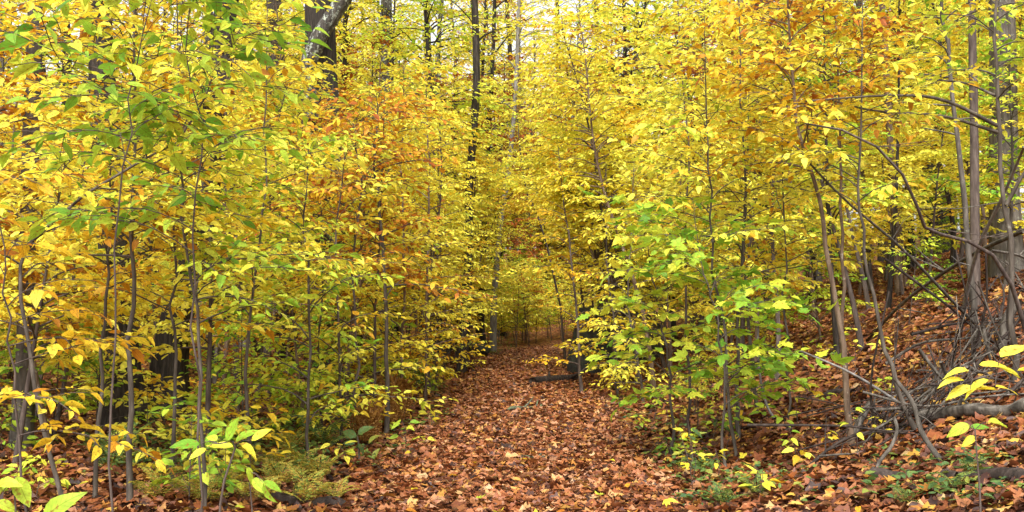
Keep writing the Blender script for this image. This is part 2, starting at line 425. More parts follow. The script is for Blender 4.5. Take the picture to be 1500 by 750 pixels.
def project(Pw):
    d = Pw - np.array([0, 0, CAM_H]); y = d[:, 1] * CP + d[:, 2] * SP; z = -d[:, 1] * SP + d[:, 2] * CP
    return 750 + F * d[:, 0] / y, 375 - F * z / y, y
def build_plant(name, base, W, L, wood, pal, rng, nsingle=0, shape='beech', wr=.5, trunk_name='trunk'):
    """a tree as trunk + single leaves (those that show largest) + the mass of the rest"""
    root = empty(name, base)
    add(trunk_name, W.mesh('wood', BARK[wood]), root)
    P, D, N, S, T = L
    keep = np.ones(len(P), bool)
    if nsingle:
        px, py, dep = project(P + np.asarray(base))
        vis = (px > -20) & (px < 1520) & (py > -20) & (py < 770) & (dep > .5)
        big = np.where(vis, S / np.maximum(dep, .5), 0)
        order = np.argsort(-big)[:nsingle]; order = order[big[order] > 0]
        keep[order] = False
        ms = leaf_set(pal, shape)
        for i in order:
            o = bpy.data.objects.new('leaf', ms[int(rng.integers(len(ms)))]); COL.objects.link(o); o.parent = root
            o.matrix_basis = frame_matrix(P[i], D[i], N[i], S[i])
    if keep.any():
        o = add('foliage', leaf_mesh('foliage', [a[keep] for a in L], leaf_mat(pal, False), rng, wr), root)
        o['kind'] = 'stuff'
    return root
def local(pts):
    pts = np.asarray(pts, float); return pts - pts[0], pts[0]
def stem_px(poly, Y, rng, n=14, lean=0.0, snap=True, wob=.012):
    """photo polyline (base first) at distance Y, base set on the terrain"""
    pts = np.array([at(px, py, Y + lean * k) for k, (px, py) in enumerate(poly)])
    if snap:
        b = pts[0].copy(); g = float(hgt(b[0], b[1])) - .03
        if b[2] > g: pts = np.vstack([[b[0] + (b[0] - pts[1][0]) * .0, b[1], g], pts])
        else: pts[0][2] = g
    c = catmull(pts, n); c[1:-1] += rng.normal(0, wob, c[1:-1].shape)
    return c

# ================================================================== THE SETTING
def axis(lo, hi, d0, d1, dense, coarse_growth=1.18):
    a = list(np.arange(d0, d1 + 1e-6, dense)); s = dense
    while a[-1] < hi: s *= coarse_growth; a.append(a[-1] + s)
    s = dense
    while a[0] > lo: s *= coarse_growth; a.insert(0, a[0] - s)
    return np.array(a)
def sheet(name, xs, ys, mat, dz=0.0):
    X, Y = np.meshgrid(xs, ys); V = np.stack([X, Y, hgt(X, Y) + dz], -1).reshape(-1, 3)
    i = np.arange(len(xs) * len(ys)).reshape(len(ys), len(xs))
    Q = np.stack([i[:-1, :-1], i[:-1, 1:], i[1:, 1:], i[1:, :-1]], -1).reshape(-1, 4)
    return add(name, make_mesh(name, V, Q, mat, smooth_=True))
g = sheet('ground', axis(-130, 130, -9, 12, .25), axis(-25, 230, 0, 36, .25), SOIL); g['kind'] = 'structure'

# the path: a strip 14 mm above the ground sheet, with a wandering edge
ys = np.arange(-4, 50, .25); k = 9; V = []
for y in ys:
    c = float(xc(y)); wl_ = 1.35 + .16 * math.sin(y * .9) + .10 * math.sin(y * 2.3); wr_ = 1.10 + .14 * math.sin(y * .7 + 2) + .1 * math.sin(y * 2.9)
    for j in range(k):
        x = c - wl_ + (wl_ + wr_) * j / (k - 1); V.append((x, y, float(hgt(x, y)) + (.014 if 0 < j < k - 1 else -.02)))
i = np.arange(len(V)).reshape(-1, k)
p = add('path', make_mesh('path', V, np.stack([i[:-1, :-1], i[:-1, 1:], i[1:, 1:], i[1:, :-1]], -1).reshape(-1, 4), PATHM, smooth_=True)); p['kind'] = 'structure'

# ------------------------------------------------------------------ fallen leaves
def terrain_normal(x, y, e=.05):
    dx = (hgt(x + e, y) - hgt(x - e, y)) / (2 * e); dy = (hgt(x, y + e) - hgt(x, y - e)) / (2 * e)
    n = np.stack([-dx, -dy, np.ones_like(dx)], -1); return n / np.linalg.norm(n, axis=-1, keepdims=True)
def scatter_litter(n, y0, y1, rng, spread, path_only=None, power=1.0):
    y = y0 + (y1 - y0) * rng.random(n) ** power
    x = (rng.random(n) * 2 - 1) * (y * .52 + spread)
    onp = np.abs(x - xc(y) + .12 + .12 * np.sin(y * 1.3)) < 1.28
    return x, y, onp
def litter(name, x, y, pal, rng, size, label, lift=.012):
    n = len(x); th = rng.random(n) * 2 * np.pi
    nrm = terrain_normal(x, y) + rng.normal(0, .5, (n, 3)) * np.array([1, 1, .2])
    D = np.stack([np.cos(th), np.sin(th), rng.normal(0, .34, n)], 1); D[:, 2] -= (D * terrain_normal(x, y)).sum(1) * .8
    S = size * np.clip(rng.normal(1, .28, n), .45, 1.8)
    P = np.stack([x, y, hgt(x, y) + lift + rng.random(n) * .028 + .10 * S * np.abs(rng.normal(0, .5, n))], 1) - D * S[:, None] * .5
    T = rng.random(n)
    lob = rng.random(n) < .5
    for m_, sh, nm, w_, lb in ((lob, LOBED, 'lobed_' + name, .95, label % 'lobed'), (~lob, OVAL, 'oval_' + name, .62, label % 'oval')):
        A = [P[m_], D[m_], nrm[m_], S[m_] * (1.15 if sh is LOBED else 1), T[m_]]
        tag(add(nm, leaf_mesh(nm, A, leaf_mat(pal, False, .35, .12), rng, w_, .5, sh)), lb, 'leaf litter', kind='stuff')
rg = np.random.default_rng(3)
xa, ya, pa = scatter_litter(48000, 4.5, 13, rg, 1.2)
xb, yb, pb = scatter_litter(60000, 13, 34, rg, 1.2)
x = np.concatenate([xa, xb]); y = np.concatenate([ya, yb]); pth = np.concatenate([pa, pb])
keep = pth | (x > -4.2) | (rg.random(len(x)) < .45)
x, y, pth = x[keep], y[keep], pth[keep]
yn = 12 * rg.random(11000) ** .8 + 5; xn = xc(yn) + rg.uniform(-1.4, 1.15, 11000)
yf = rg.uniform(16, 44, 14000); xf = xc(yf) + rg.uniform(-1.5, 1.2, 14000)
litter('path_leaf_litter', np.concatenate([x[pth], xn, xf]), np.concatenate([y[pth], yn, yf]), 'litter', rg, .067, 'thick carpet of tan and russet %s fallen leaves covering the path')
litter('woodland_leaf_litter', x[~pth], y[~pth], 'bank', rg, .078, 'carpet of shade-darkened russet %s fallen leaves on the woodland floor beside the path')

# the 300 fallen leaves that show largest, each a thing of its own
kinds = [('tan', 'litter', 'maple', 'large dry tan and russet lobed leaf lying flat on the leafy path', 'lobed leaves lying on the path'),
         ('yellow', 'yellow', 'maple', 'fresh yellow lobed leaf lying on the brown leaf carpet', 'yellow leaves lying on the path'),
         ('curl', 'litter', 'curl', 'dry brown leaf curled into a roll on the leafy path', 'curled leaves on the path'),
         ('orange', 'orange', 'beech', 'orange oval leaf lying on the leaf carpet', 'oval orange leaves on the path')]
for i in range(300):
    k = kinds[int(rg.choice(4, p=[.44, .06, .38, .12]))]
    yy = 6.6 + 3.6 * rg.random() ** 1.3
    xx = float(xc(yy)) + rg.uniform(-2.0, 2.4) if rg.random() < .8 else rg.uniform(-.5, .5) * yy
    ms = leaf_set(k[1], k[2]); th = rg.random() * 6.283
    nrm = terrain_normal(np.array([xx]), np.array([yy]))[0] + np.append(rg.normal(0, .28, 2), 0)
    s = (.095 if k[2] == 'maple' else .078) * rg.uniform(.75, 1.25)
    o = add('fallen_leaf', ms[int(rg.integers(len(ms)))], None, frame_matrix(on_ground(xx, yy, .045 + .03 * rg.random()), np.array([math.cos(th), math.sin(th), rg.normal(0, .15)]), nrm, s))
    tag(o, k[3], 'leaf', k[4])

# ================================================================== TALL TREES, placed from the photograph
def tall_tree(poly, Y, w0, w1, wood, label, pal='yellow', seed=0, H=15., crown=None, sides=12, limb=None, rough=.05, flare=1.22, name='forest_tree', leafn=1.0, blen=2.6):
    rng = np.random.default_rng(seed)
    pts = np.array([at(px, py, Y) for px, py in poly])
    pts[0][2] = float(hgt(pts[0][0], pts[0][1])) - .05
    d = pts[-1] - pts[-2]; d = d / np.linalg.norm(d); top = pts[-1]
    while top[2] < H:
        d = d * .8 + np.array([rng.normal(0, .06), rng.normal(0, .06), .25]); d /= np.linalg.norm(d); top = top + d * 1.8; pts = np.vstack([pts, top])
    c = catmull(pts, 34); lc, base = local(c)
    zvis = pts[len(poly) - 1][2] - base[2]; frac = np.clip(zvis / (lc[-1][2]), .1, 1)
    r0 = w0 * Y / F / 2; rv = w1 * Y / F / 2; r1 = max(.025, r0 + (rv - r0) / frac * 1.0) if rv < r0 else rv
    r1 = max(.02, min(r1, rv * .5))
    c0 = crown if crown is not None else .35
    W, L = grow(lc, r0, r1, rng, c0, int(26 * leafn), blen, .115, .085, (15, 50), (-15, 10), .5, sides, ntw=9, flare=flare, rough=rough, twig_r=.004)
    if limb:
        lp = np.array([at(px, py, Y - dy) for px, py, dy in limb[0]]) - base
        WL = Tubes(); WL.tube(catmull(lp, 14), np.linspace(limb[1] * Y / F / 2, limb[2] * Y / F / 2, 14), 10, .06, rng)
    root = build_plant(name, base, W, L, wood, pal, rng)
    if limb: add('limb', WL.mesh('limb', BARK['lichen']), root)['label'] = 'pale lichen-spotted limb'
    tag(root, label, 'tree'); return root

TALL = [
 ([(30, 690), (40, 450), (45, 200), (53, -40)], 9.8, 29, 22, 'grey', 'grey barked tree with a knotty straight trunk at the thicket edge', dict(pal='lime', H=11, crown=.62, leafn=.8)),
 ([(245, 640), (256, 480), (296, 330), (325, 60), (338, -60)], 12.5, 50, 30, 'dark', 'dark brown leaning trunk behind the thin saplings left of the path', dict(H=13, crown=.5, rough=.11, flare=1.45, sides=18)),
 ([(182, 640), (176, 480), (160, 320), (142, 10), (138, -60)], 12.0, 46, 26, 'dark', 'dark double-width trunk rising beside the leaning dark trunk', dict(H=13, crown=.5, rough=.11, flare=1.45, sides=18)),
 ([(492, 580), (480, 320), (471, 100), (467, -120)], 19.0, 56, 46, 'dark', 'stout tree with a lichen-spotted limb crossing its dark trunk', dict(H=17, crown=.52, limb=([(458, 175, .35), (450, 112, .45), (462, 66, .5), (488, 22, .45), (520, -30, .4), (560, -110, .3)], 24, 20))),
 ([(420, 570), (412, 300), (405, 80), (398, -60)], 23.0, 28, 24, 'dark', 'straight dark trunk standing next to the lichen-spotted tree', dict(H=16, crown=.36)),
 ([(572, 545), (568, 130), (565, -50)], 29.0, 20, 17, 'lichen', 'straight slim greyish trunk half hidden in golden leaves', dict(H=16, crown=.42)),
 ([(676, 546), (686, 400), (687, 280), (698, 120), (694, -40)], 24.0, 14, 11, 'dark', 'slim wavy blackish trunk on the left edge of the path', dict(H=17, crown=.36)),
 ([(704, 525), (708, 380), (714, 250), (722, 90), (726, -40)], 36.0, 9, 7, 'dark', 'slender dark pole-like trunk beside the wavy blackish trunk', dict(H=16, crown=.36)),
 ([(722, 520), (724, 430), (734, 320), (745, 250), (756, 120), (762, -30)], 35.0, 10, 7, 'pale', 'pale grey leaning slender trunk at the far end of the path', dict(H=16, crown=.36)),
 ([(632, 520), (628, 250), (625, -30)], 38.0, 12, 9, 'dark', 'dark straight trunk deep in the golden wood left of the path', dict(H=17, crown=.4)),
 ([(826, 500), (820, 230), (816, -20)], 56.0, 14, 11, 'dark', 'dark trunk standing above the bend of the path', dict(H=17, crown=.30)),
 ([(880, 480), (877, 200), (872, -20)], 36.0, 8, 6, 'grey', 'narrow grey trunk above the dark boulder', dict(H=16, crown=.4)),
 ([(1476, 440), (1472, 250), (1466, -40)], 17.5, 46, 40, 'grey', 'broad smooth grey trunk behind the heap of dead branches', dict(H=15, crown=.62, leafn=.6)),
 ([(1428, 440), (1427, 200), (1424, -40)], 14.5, 15, 12, 'stem_dark', 'slim dark trunk in front of the broad grey trunk', dict(H=12, crown=.5, leafn=.7)),
 ([(1124, 455), (1120, 300), (1116, -40)], 24.0, 28, 20, 'dark', 'dark trunk standing on top of the leafy bank', dict(H=15, crown=.42)),
 ([(1318, 430), (1306, 250), (1296, 60), (1290, -40)], 20.0, 12, 9, 'stem_brown', 'thin reddish brown trunk on the upper bank', dict(H=12, crown=.4)),
]
for i, (poly, Y, w0, w1, wood, label, kw) in enumerate(TALL):
    tall_tree(poly, Y, w0, w1, wood, label, seed=100 + i, **kw)

# ================================================================== SAPLINGS, placed from the photograph
def sapling(poly, Y, w, wood, pal, label, seed, cat='sapling', name='sapling', shape='beech', single=300, ext=1.0, wr=.5, lean=0.0, limbs=(), **kw):
    rng = np.random.default_rng(seed)
    c = stem_px(poly, Y, rng, 16, lean)
    if ext > 0:
        d = c[-1] - c[-3]; d /= np.linalg.norm(d); m = 5
        d = d * .6 + np.array([0, 0, .5]); c = np.vstack([c, [c[-1] + d * ext * (j + 1) / m for j in range(m)]])
    lc, base = local(c)
    r0 = .85 * w * Y / F / 2
    a = dict(crown0=.35, nbr=28, blen=.9, leaf=.085, gap=.05, twig_r=.0025, sides=8, flare=1.25, rough=.03); a.update(kw)
    W, L = grow(lc, r0, r0 * .18, rng, **a)
    for lp, w0, dy in limbs:
        lq = catmull(np.array([at(px, py, Y + dy * j) for j, (px, py) in enumerate(lp)]) - base, 14)
        W.tube(lq, np.linspace(w0, w0 * .35, 14) * Y / F / 2, 6, .03, rng)
    root = build_plant(name, base, W, L, wood, pal, rng, single, shape, wr)
    tag(root, label, cat); return root
SAP = [
 ([(96, 752), (75, 660), (46, 540), (32, 440), (32, 370), (75, 325), (150, 268), (215, 232), (270, 190), (302, 140)], 6.3, 9, 'stem', 'yellow', 'pale slim sapling bending over into a long arching stem', dict(ext=.2, crown0=.3, blen=.6, nbr=22)),
 ([(190, 760), (192, 600), (196, 450), (193, 330), (200, 200), (196, 60)], 7.0, 11, 'stem', 'yellow', 'straight grey sapling with the thickest clean stem in the thicket', dict(crown0=.38, nbr=36)),
 ([(139, 752), (146, 560), (156, 420), (163, 300), (160, 120)], 7.4, 8, 'stem', 'gold', 'slightly curved grey sapling with golden leaves in front of the dark trunks', dict(crown0=.36, nbr=34)),
 ([(302, 755), (296, 600), (285, 450), (268, 320), (262, 150)], 6.8, 9, 'stem', 'lime', 'grey sapling leaning over the faded ferns with yellow green leaves', dict(crown0=.42, nbr=36)),
 ([(253, 740), (256, 560), (255, 430), (258, 250), (262, 100)], 7.8, 7, 'stem', 'gold', 'thin upright sapling in front of the leaning dark trunk', dict(crown0=.3, nbr=32)),
 ([(362, 700), (362, 520), (372, 420), (386, 300), (390, 150)], 9.0, 7, 'stem', 'yellow', 'thin curved sapling rising behind the yellow green sprig', dict(crown0=.28, nbr=34)),
 ([(160, 760), (164, 500), (174, 300), (190, 150), (222, 0)], 4.3, 5, 'stem_dark', 'green', 'dark thin sapling with large green leaves close to the grey barked tree', dict(crown0=.50, nbr=26, leaf=.082, blen=.75, gap=.06, ext=.5)),
 ([(292, 760), (286, 560), (276, 380), (292, 230), (276, 100), (282, -20)], 4.9, 5, 'stem_dark', 'green', 'crooked dark thin sapling with fresh green leaves', dict(crown0=.38, nbr=30, leaf=.08, blen=.75, gap=.055, ext=.6)),
 ([(40, 780), (20, 560), (10, 420), (-6, 300)], 5.2, 6, 'stem_dark', 'gold', 'golden brown leaved sapling at the outer edge of the thicket', dict(crown0=.3, nbr=16, blen=.6, ext=.1)),
 ([(452, 670), (452, 560), (450, 420), (446, 340), (450, 260)], 9.5, 7, 'stem', 'lime', 'upright grey sapling beside the low green seedling', dict(crown0=.22, nbr=34, ext=.25)),
 ([(500, 640), (498, 500), (492, 380), (500, 280)], 11.0, 6, 'stem_dark', 'yellow', 'slim dark sapling with clear yellow leaves behind the brown bracken', dict(crown0=.2, nbr=34, ext=.4)),
 ([(566, 590), (566, 480), (560, 350), (548, 250), (552, 190)], 12.5, 9, 'stem', 'orange', 'sapling with rust orange dry leaves near the path', dict(crown0=.35, nbr=40, blen=1.1, ext=.3)),
 ([(520, 600), (522, 500), (518, 400), (528, 280), (522, 220)], 12.0, 6, 'stem_dark', 'orange', 'thin sapling of curled copper leaves left of the rusty leaved one', dict(crown0=.42, nbr=26, blen=.9, ext=.3)),
 ([(470, 620), (468, 500), (474, 380), (470, 300)], 11.5, 6, 'stem_dark', 'orange', 'short sapling of copper leaves under the lichen-spotted limb', dict(crown0=.45, nbr=24, blen=.9, ext=.3)),
 ([(548, 590), (550, 470), (556, 330), (560, 240)], 13.0, 7, 'stem_dark', 'yellow', 'thin dark sapling paired with the rusty leaved one', dict(crown0=.22, nbr=36)),
 ([(586, 580), (590, 460), (592, 330), (590, 200)], 14.5, 7, 'stem_brown', 'yellow', 'brownish sapling with clear yellow leaves along the path edge', dict(crown0=.2, nbr=38)),
 ([(624, 580), (624, 450), (628, 300), (626, 180)], 16.0, 7, 'stem_brown', 'yellow', 'tall thin brown sapling leaning slightly over the path edge', dict(crown0=.28, nbr=40, blen=1.0)),
 ([(638, 565), (640, 430), (642, 280)], 18.0, 5, 'stem_dark', 'gold', 'fine dark sapling with golden leaves by the path edge', dict(crown0=.25, nbr=36)),
 ([(650, 545), (652, 460), (646, 380)], 22.0, 6, 'stem', 'yellow', 'grey sapling at the foot of the wavy blackish trunk', dict(crown0=.2, nbr=30, ext=.4)),
 ([(1243, 630), (1238, 540), (1222, 430), (1206, 340), (1196, 270), (1170, 185), (1158, 80)], 9.2, 13, 'stem_brown', 'gold', 'smooth brown sapling with a bent stem standing on the leafy bank', dict(crown0=.56, nbr=34, blen=1.0)),
 ([(1242, 600), (1234, 500), (1236, 400), (1230, 300), (1232, 200), (1226, 80)], 9.6, 9, 'stem_brown', 'orange', 'second brown stem growing against the bent sapling with orange leaves', dict(crown0=.62, nbr=28, blen=1.0)),
 ([(1345, 660), (1306, 540), (1285, 460), (1270, 370), (1258, 270), (1262, 150)], 8.8, 9, 'stem', 'yellow', 'grey sapling slanting out of the heap of dead branches', dict(crown0=.55, nbr=28)),
 ([(1430, 480), (1416, 350), (1402, 200), (1386, 60), (1378, -30)], 11.5, 14, 'grey', 'yellow', 'pale grey leaning pole in front of the slim dark trunk', dict(crown0=.45, nbr=28)),
 ([(1486, 520), (1478, 350), (1462, 200), (1455, 60), (1462, -30)], 9.0, 12, 'stem', 'lime', 'greyish sapling rising out of the heap of dead branches', dict(crown0=.5, nbr=22, blen=.8, limbs=(([(1461, 184), (1380, 146), (1300, 140), (1180, 148)], 6, -.2), ([(1463, 194), (1380, 170), (1280, 162), (1215, 146)], 6, .1), ([(1458, 140), (1410, 121), (1330, 115)], 5, .2), ([(1474, 300), (1495, 262), (1520, 220)], 7, -.1)))),
 ([(1156, 625), (1152, 480), (1150, 350), (1146, 200)], 10.5, 6, 'stem', 'yellow', 'very thin straight sapling between the brown saplings and the green maple', dict(crown0=.5, nbr=34)),
 ([(1073, 660), (1060, 490), (1046, 400), (1040, 280), (1035, 180)], 9.6, 7, 'stem', 'yellow', 'thin leaning sapling with yellow leaves among the green maples', dict(crown0=.5, nbr=34)),
 ([(1080, 600), (1081, 520), (1086, 400), (1090, 250), (1085, 100)], 10.6, 8, 'stem', 'yellow', 'straight grey sapling on the lower bank behind the green maple', dict(crown0=.42, nbr=36)),
 ([(1106, 585), (1096, 470), (1090, 380), (1094, 250)], 11.6, 8, 'stem', 'gold', 'grey sapling with deeper gold leaves on the lower bank', dict(crown0=.42, nbr=36)),
 ([(852, 580), (848, 520), (845, 450), (836, 370), (826, 300)], 18.0, 6, 'stem_dark', 'gold', 'small sapling with low orange yellow sprays beside the dark fallen log', dict(crown0=.1, nbr=34, blen=.8)),
 ([(905, 575), (900, 500), (893, 420), (888, 330)], 18.0, 6, 'stem', 'yellow', 'pale stemmed sapling in front of the dark boulder', dict(crown0=.12, nbr=36)),
 ([(940, 570), (930, 510), (920, 440), (925, 330)], 16.5, 6, 'stem', 'yellow', 'leaning sapling at the right shoulder of the dark boulder', dict(crown0=.2, nbr=36)),
 ([(826, 505), (815, 420), (792, 330), (772, 280), (760, 200)], 27.0, 5, 'stem_dark', 'yellow', 'thin dark sapling leaning across the far end of the path', dict(crown0=.4, nbr=30)),
 ([(1010, 620), (1008, 500), (1002, 380), (1008, 250), (1000, 120)], 11.5, 6, 'stem_dark', 'yellow', 'slim dark sapling with bright yellow sprays over the bank foot', dict(crown0=.45, nbr=38)),
]
for i, (poly, Y, w, wood, pal, label, kw) in enumerate(SAP):
    sapling(poly, Y, w, wood, pal, label, 300 + i, single=300 if Y < 12 else (160 if Y < 15.5 else 0), **kw)
# green maples at the foot of the bank
for i, (poly, Y, lab) in enumerate([
    ([(1060, 640), (1062, 560), (1050, 470), (1030, 400)], 9.2, 'young maple with broad fresh green leaves in tiers on the bank foot'),
    ([(985, 620), (980, 540), (968, 460), (955, 410)], 10.2, 'smaller young maple with pale lime green leaves near the path')]):
    sapling(poly, Y, 6, 'stem', ('green', 'lime')[i], lab, 500 + i, name='maple_sapling', shape='maple', crown0=.25, nbr=26, blen=.8, leaf=.115, gap=.085, ext=.5, wr=.85, twig_f=.35, top_taper=.2)

# ================================================================== THE REST OF THE WOOD: copies of a few saplings and trees
def variant(name, H, r, wood, pal, seed, single=0, **kw):
    rng = np.random.default_rng(seed)
    n = 16; z = np.linspace(0, H, n); d = rng.normal(0, .10 if H < 9 else .03, 2); ph = rng.uniform(0, 6, 2); wf = 1.1 if H < 9 else .3
    st = np.stack([d[0] * z + .05 * H * .3 * np.sin(z * wf + ph[0]), d[1] * z + .05 * H * .3 * np.sin(z * wf * 1.2 + ph[1]), z], 1); st -= st[0]
    W, L = grow(st, r, r * .2, rng, **kw)
    return (W.mesh('wood', BARK[wood]), leaf_mesh('foliage', L, leaf_mat(pal, False), rng, .55), len(L[0]), H)
VAR = {'yellow': [], 'gold': [], 'lime': [], 'orange': [], 'tree': [], 'young': [], 'low': [], 'rusttree': [], 'limetree': []}
sd = 900
for pal, hs in (('yellow', (3.2, 4.2, 5.2, 6.2, 7.2)), ('gold', (3.6, 5.6)), ('lime', (2.6, 3.8, 5.4)), ('orange', (2.8, 4.6))):
    for H in hs:
        sd += 1
        VAR[pal].append(variant('sapling', H, .013 + .005 * H, ('stem', 'stem_dark', 'stem_brown')[sd % 3], pal, sd, crown0=(.10, .32, .18, .42)[sd % 4] + (.15 if H > 5.3 else 0), nbr=int(17 + 6.0 * H), blen=.75 + .08 * H, leaf=.086, gap=.041, ntw=9, twig_r=.002, sides=6, flare=1.25))
for i in range(4):
    sd += 1
    VAR['tree'].append(variant('tree', 15 + 2 * i, .15 + .03 * i, ('dark', 'lichen', 'grey', 'dark')[i], ('yellow', 'yellow', 'gold', 'yellow')[i], sd, crown0=.24, nbr=64, blen=3.2, leaf=.15, gap=.10, ntw=11, twig_r=.004, sides=8, flare=1.5, rough=.04, e0=(15, 50)))
for i in range(3):                                    # young trees, 8 to 11 m, leafy from low down
    sd += 1
    VAR['young'].append(variant('tree', 8.0 + 1.4 * i, .07 + .012 * i, ('dark', 'stem', 'dark')[i], ('yellow', 'yellow', 'lime')[i], sd, crown0=.42, nbr=54, blen=1.8, leaf=.10, gap=.058, ntw=11, twig_r=.003, sides=7, flare=1.3))
VAR['rusttree'].append(variant('tree', 15, .16, 'dark', 'rust', sd + 5, crown0=.25, nbr=56, blen=2.8, leaf=.15, gap=.11, ntw=10, twig_r=.004, sides=8, flare=1.5))
VAR['limetree'].append(variant('tree', 14, .15, 'grey', 'lime', sd + 6, crown0=.2, nbr=56, blen=2.8, leaf=.15, gap=.11, ntw=10, twig_r=.004, sides=8, flare=1.5))
def put(v, x, y, name, label, cat, group, rng, sc=1.0):
    o = empty(name, on_ground(x, y, -.03), rng.random() * 6.283, sc)
    add('trunk', v[0], o)
    f = add('foliage', v[1], o); f['kind'] = 'stuff'
    tag(o, label, cat, group); return o
rs = np.random.default_rng(77)
placed = []
def free(x, y, r):
    for a, b, c in placed:
        if (a - x) ** 2 + (b - y) ** 2 < min(r, c) ** 2: return False
    return True
WINDOW = [(430, 525, 110, 19), (388, 422, 95, 23), (25, 65, 200, 9.8), (680, 704, 160, 24), (555, 582, 150, 29), (-20, 60, 120, 60), (700, 770, 70, 60)]
def clip_scale(x, y, H, sc):
    """keeps saplings from growing across the gaps through which the photograph shows trunks and sky"""
    px = 750 + F * x / y; cw = .75 * F / y
    for a, b, py, ym in WINDOW:
        if y < ym and px > a - cw * .8 and px < b + cw * .8:
            top = at(px, py, y)[2] - float(hgt(x, y)); sc = min(sc, top / H)
    return sc
LANDMARK = []
for (poly, Y, w0, w1, wood, label, kw), short in zip(TALL, ('the knotty grey trunk', 'the leaning dark trunk', 'the dark double-width trunk', 'the lichen-limbed tree', 'the straight dark trunk', 'the slim greyish trunk', 'the wavy blackish trunk', 'the slender dark pole trunk', 'the pale leaning trunk', 'the dark trunk deep in the wood', 'the dark trunk above the bend', 'the narrow grey trunk', 'the broad grey trunk', 'the slim dark trunk uphill', 'the dark trunk on the bank', 'the thin reddish trunk')):
    b = at(poly[0][0], poly[0][1], Y); LANDMARK.append((b[0], b[1], short))
def near(x, y): return min(LANDMARK, key=lambda q: (q[0] - x) ** 2 + (q[1] - y) ** 2)[2]
def behind(x, y): return min(LANDMARK, key=lambda q: abs(q[0] / q[1] - x / y))[2]
def size_word(h): return 'knee-high' if h < .8 else 'short' if h < 3.2 else 'middling' if h < 5 else 'tall'
def glade(x, y): return 36 < y < 54 and abs(x - .024 * y - .3) < 5.5 + (y - 36) * .12
WORD = {'yellow': 'bright yellow', 'gold': 'deep golden', 'lime': 'yellow green', 'orange': 'rusty orange'}
nsap = 0; tries = 0
while nsap < 255 and tries < 20000:
    tries += 1
    left = rs.random() < .52
    y = 8.5 + 38 * rs.random() ** 1.25
    c = float(xc(y))
    lim = .52 * y + 1.5
    x = rs.uniform(-lim, c - 2.3) if left else rs.uniform(c + 2.2, lim)
    if not left and y < 13 + rs.random() * 5: continue            # the near bank stays open
    if left and y < 10 and x > -2.6: continue
    if left and y < 12.8 and 120 < 750 + F * x / y < 300: continue   # the dark trunks show here
    if not left and x > c + 1 and y < 17 and x > 3.5 and rs.random() < .5: continue
    if y < 24 and -.2 < (x - c) / y < .075 and not left: continue
    sp = .75 + .018 * y
    if not free(x, y, sp): continue
    placed.append((x, y, sp))
    pal = rs.choice(['yellow', 'gold', 'lime', 'orange'], p=[.68, .12, .12, .08] if left else [.76, .08, .12, .04])
    v = VAR[pal][int(rs.integers(len(VAR[pal])))]
    sc = clip_scale(x, y, v[3], rs.uniform(.85, 1.15))
    if sc < .35: continue
    if glade(x, y): sc = min(sc, 2.6 / v[3])
    sw = size_word(v[3] * sc); lm = near(x, y); sd_ = 'flat side' if left else 'bank side'
    put(v, x, y, 'beech_sapling', '%s sapling with %s leaves near %s' % (sw, WORD[pal], lm), 'sapling', '%s %s saplings near %s' % (sw, WORD[pal], lm), rs, sc)
    nsap += 1
# knee- to head-high undergrowth among the near saplings
VAR['low'] = [variant('sapling', H, .007 + .003 * H, 'stem_dark', pal, 1500 + i, crown0=.2, nbr=int(8 + 7 * H), blen=.42 + .12 * H, leaf=.085, gap=.05, ntw=6, twig_r=.0018, sides=5) for i, (H, pal) in enumerate(((.9, 'lime'), (1.3, 'yellow'), (1.8, 'lime'), (1.6, 'orange'), (2.2, 'yellow'), (1.1, 'green')))]
LWORD = ('yellow green', 'bright yellow', 'yellow green', 'rusty orange', 'bright yellow', 'fresh green')
for i in range(50):
    leftside = i < 42
    y = rs.uniform(8.6, 17) if leftside else rs.uniform(11.5, 19); c = float(xc(y))
    x = rs.uniform(-.53 * y - .5, c - 1.9) if leftside else rs.uniform(c + 1.5, .5 * y)
    if not free(x, y, .45): continue
    placed.append((x, y, .45)); k = int(rs.choice(6, p=[.16, .30, .12, .14, .22, .06])); v = VAR['low'][k]; lm = near(x, y)
    put(v, x, y, 'low_sapling', 'low undergrowth sapling with %s leaves near %s' % (LWORD[k], lm), 'sapling', '%s undergrowth near %s' % (LWORD[k], lm), rs, rs.uniform(.8, 1.15) if leftside else rs.uniform(.5, .8))
UNDER = [variant('seedling', H, .005, 'stem_dark', pal, 1700 + i, crown0=.15, nbr=nb, blen=.24, leaf=lf, gap=.05, ntw=4, twig_r=.0015, sides=5) for i, (H, pal, nb, lf) in enumerate(((.4, 'lime', 8, .075), (.55, 'yellow', 10, .08), (.35, 'herb', 9, .065), (.6, 'green', 10, .08), (.5, 'gold', 9, .075)))]
UWORD = ('yellow green', 'bright yellow', 'dark green', 'fresh green', 'deep golden')
for i in range(42):
    b = ground(rs.uniform(-20, 540), rs.uniform(612, 752)) if i < 26 else ground(rs.uniform(560, 650), rs.uniform(545, 600))
    if b[0] > float(xc(b[1])) - 1.75: continue
    k = int(rs.choice(5, p=[.25, .22, .25, .15, .13])); lm = near(b[0], b[1])
    put(UNDER[k], b[0], b[1], 'bushy_seedling', 'knee-high bushy seedling with %s leaves near %s' % (UWORD[k], lm), 'seedling', '%s bushy seedlings near %s' % (UWORD[k], lm), rs, rs.uniform(.8, 1.25))
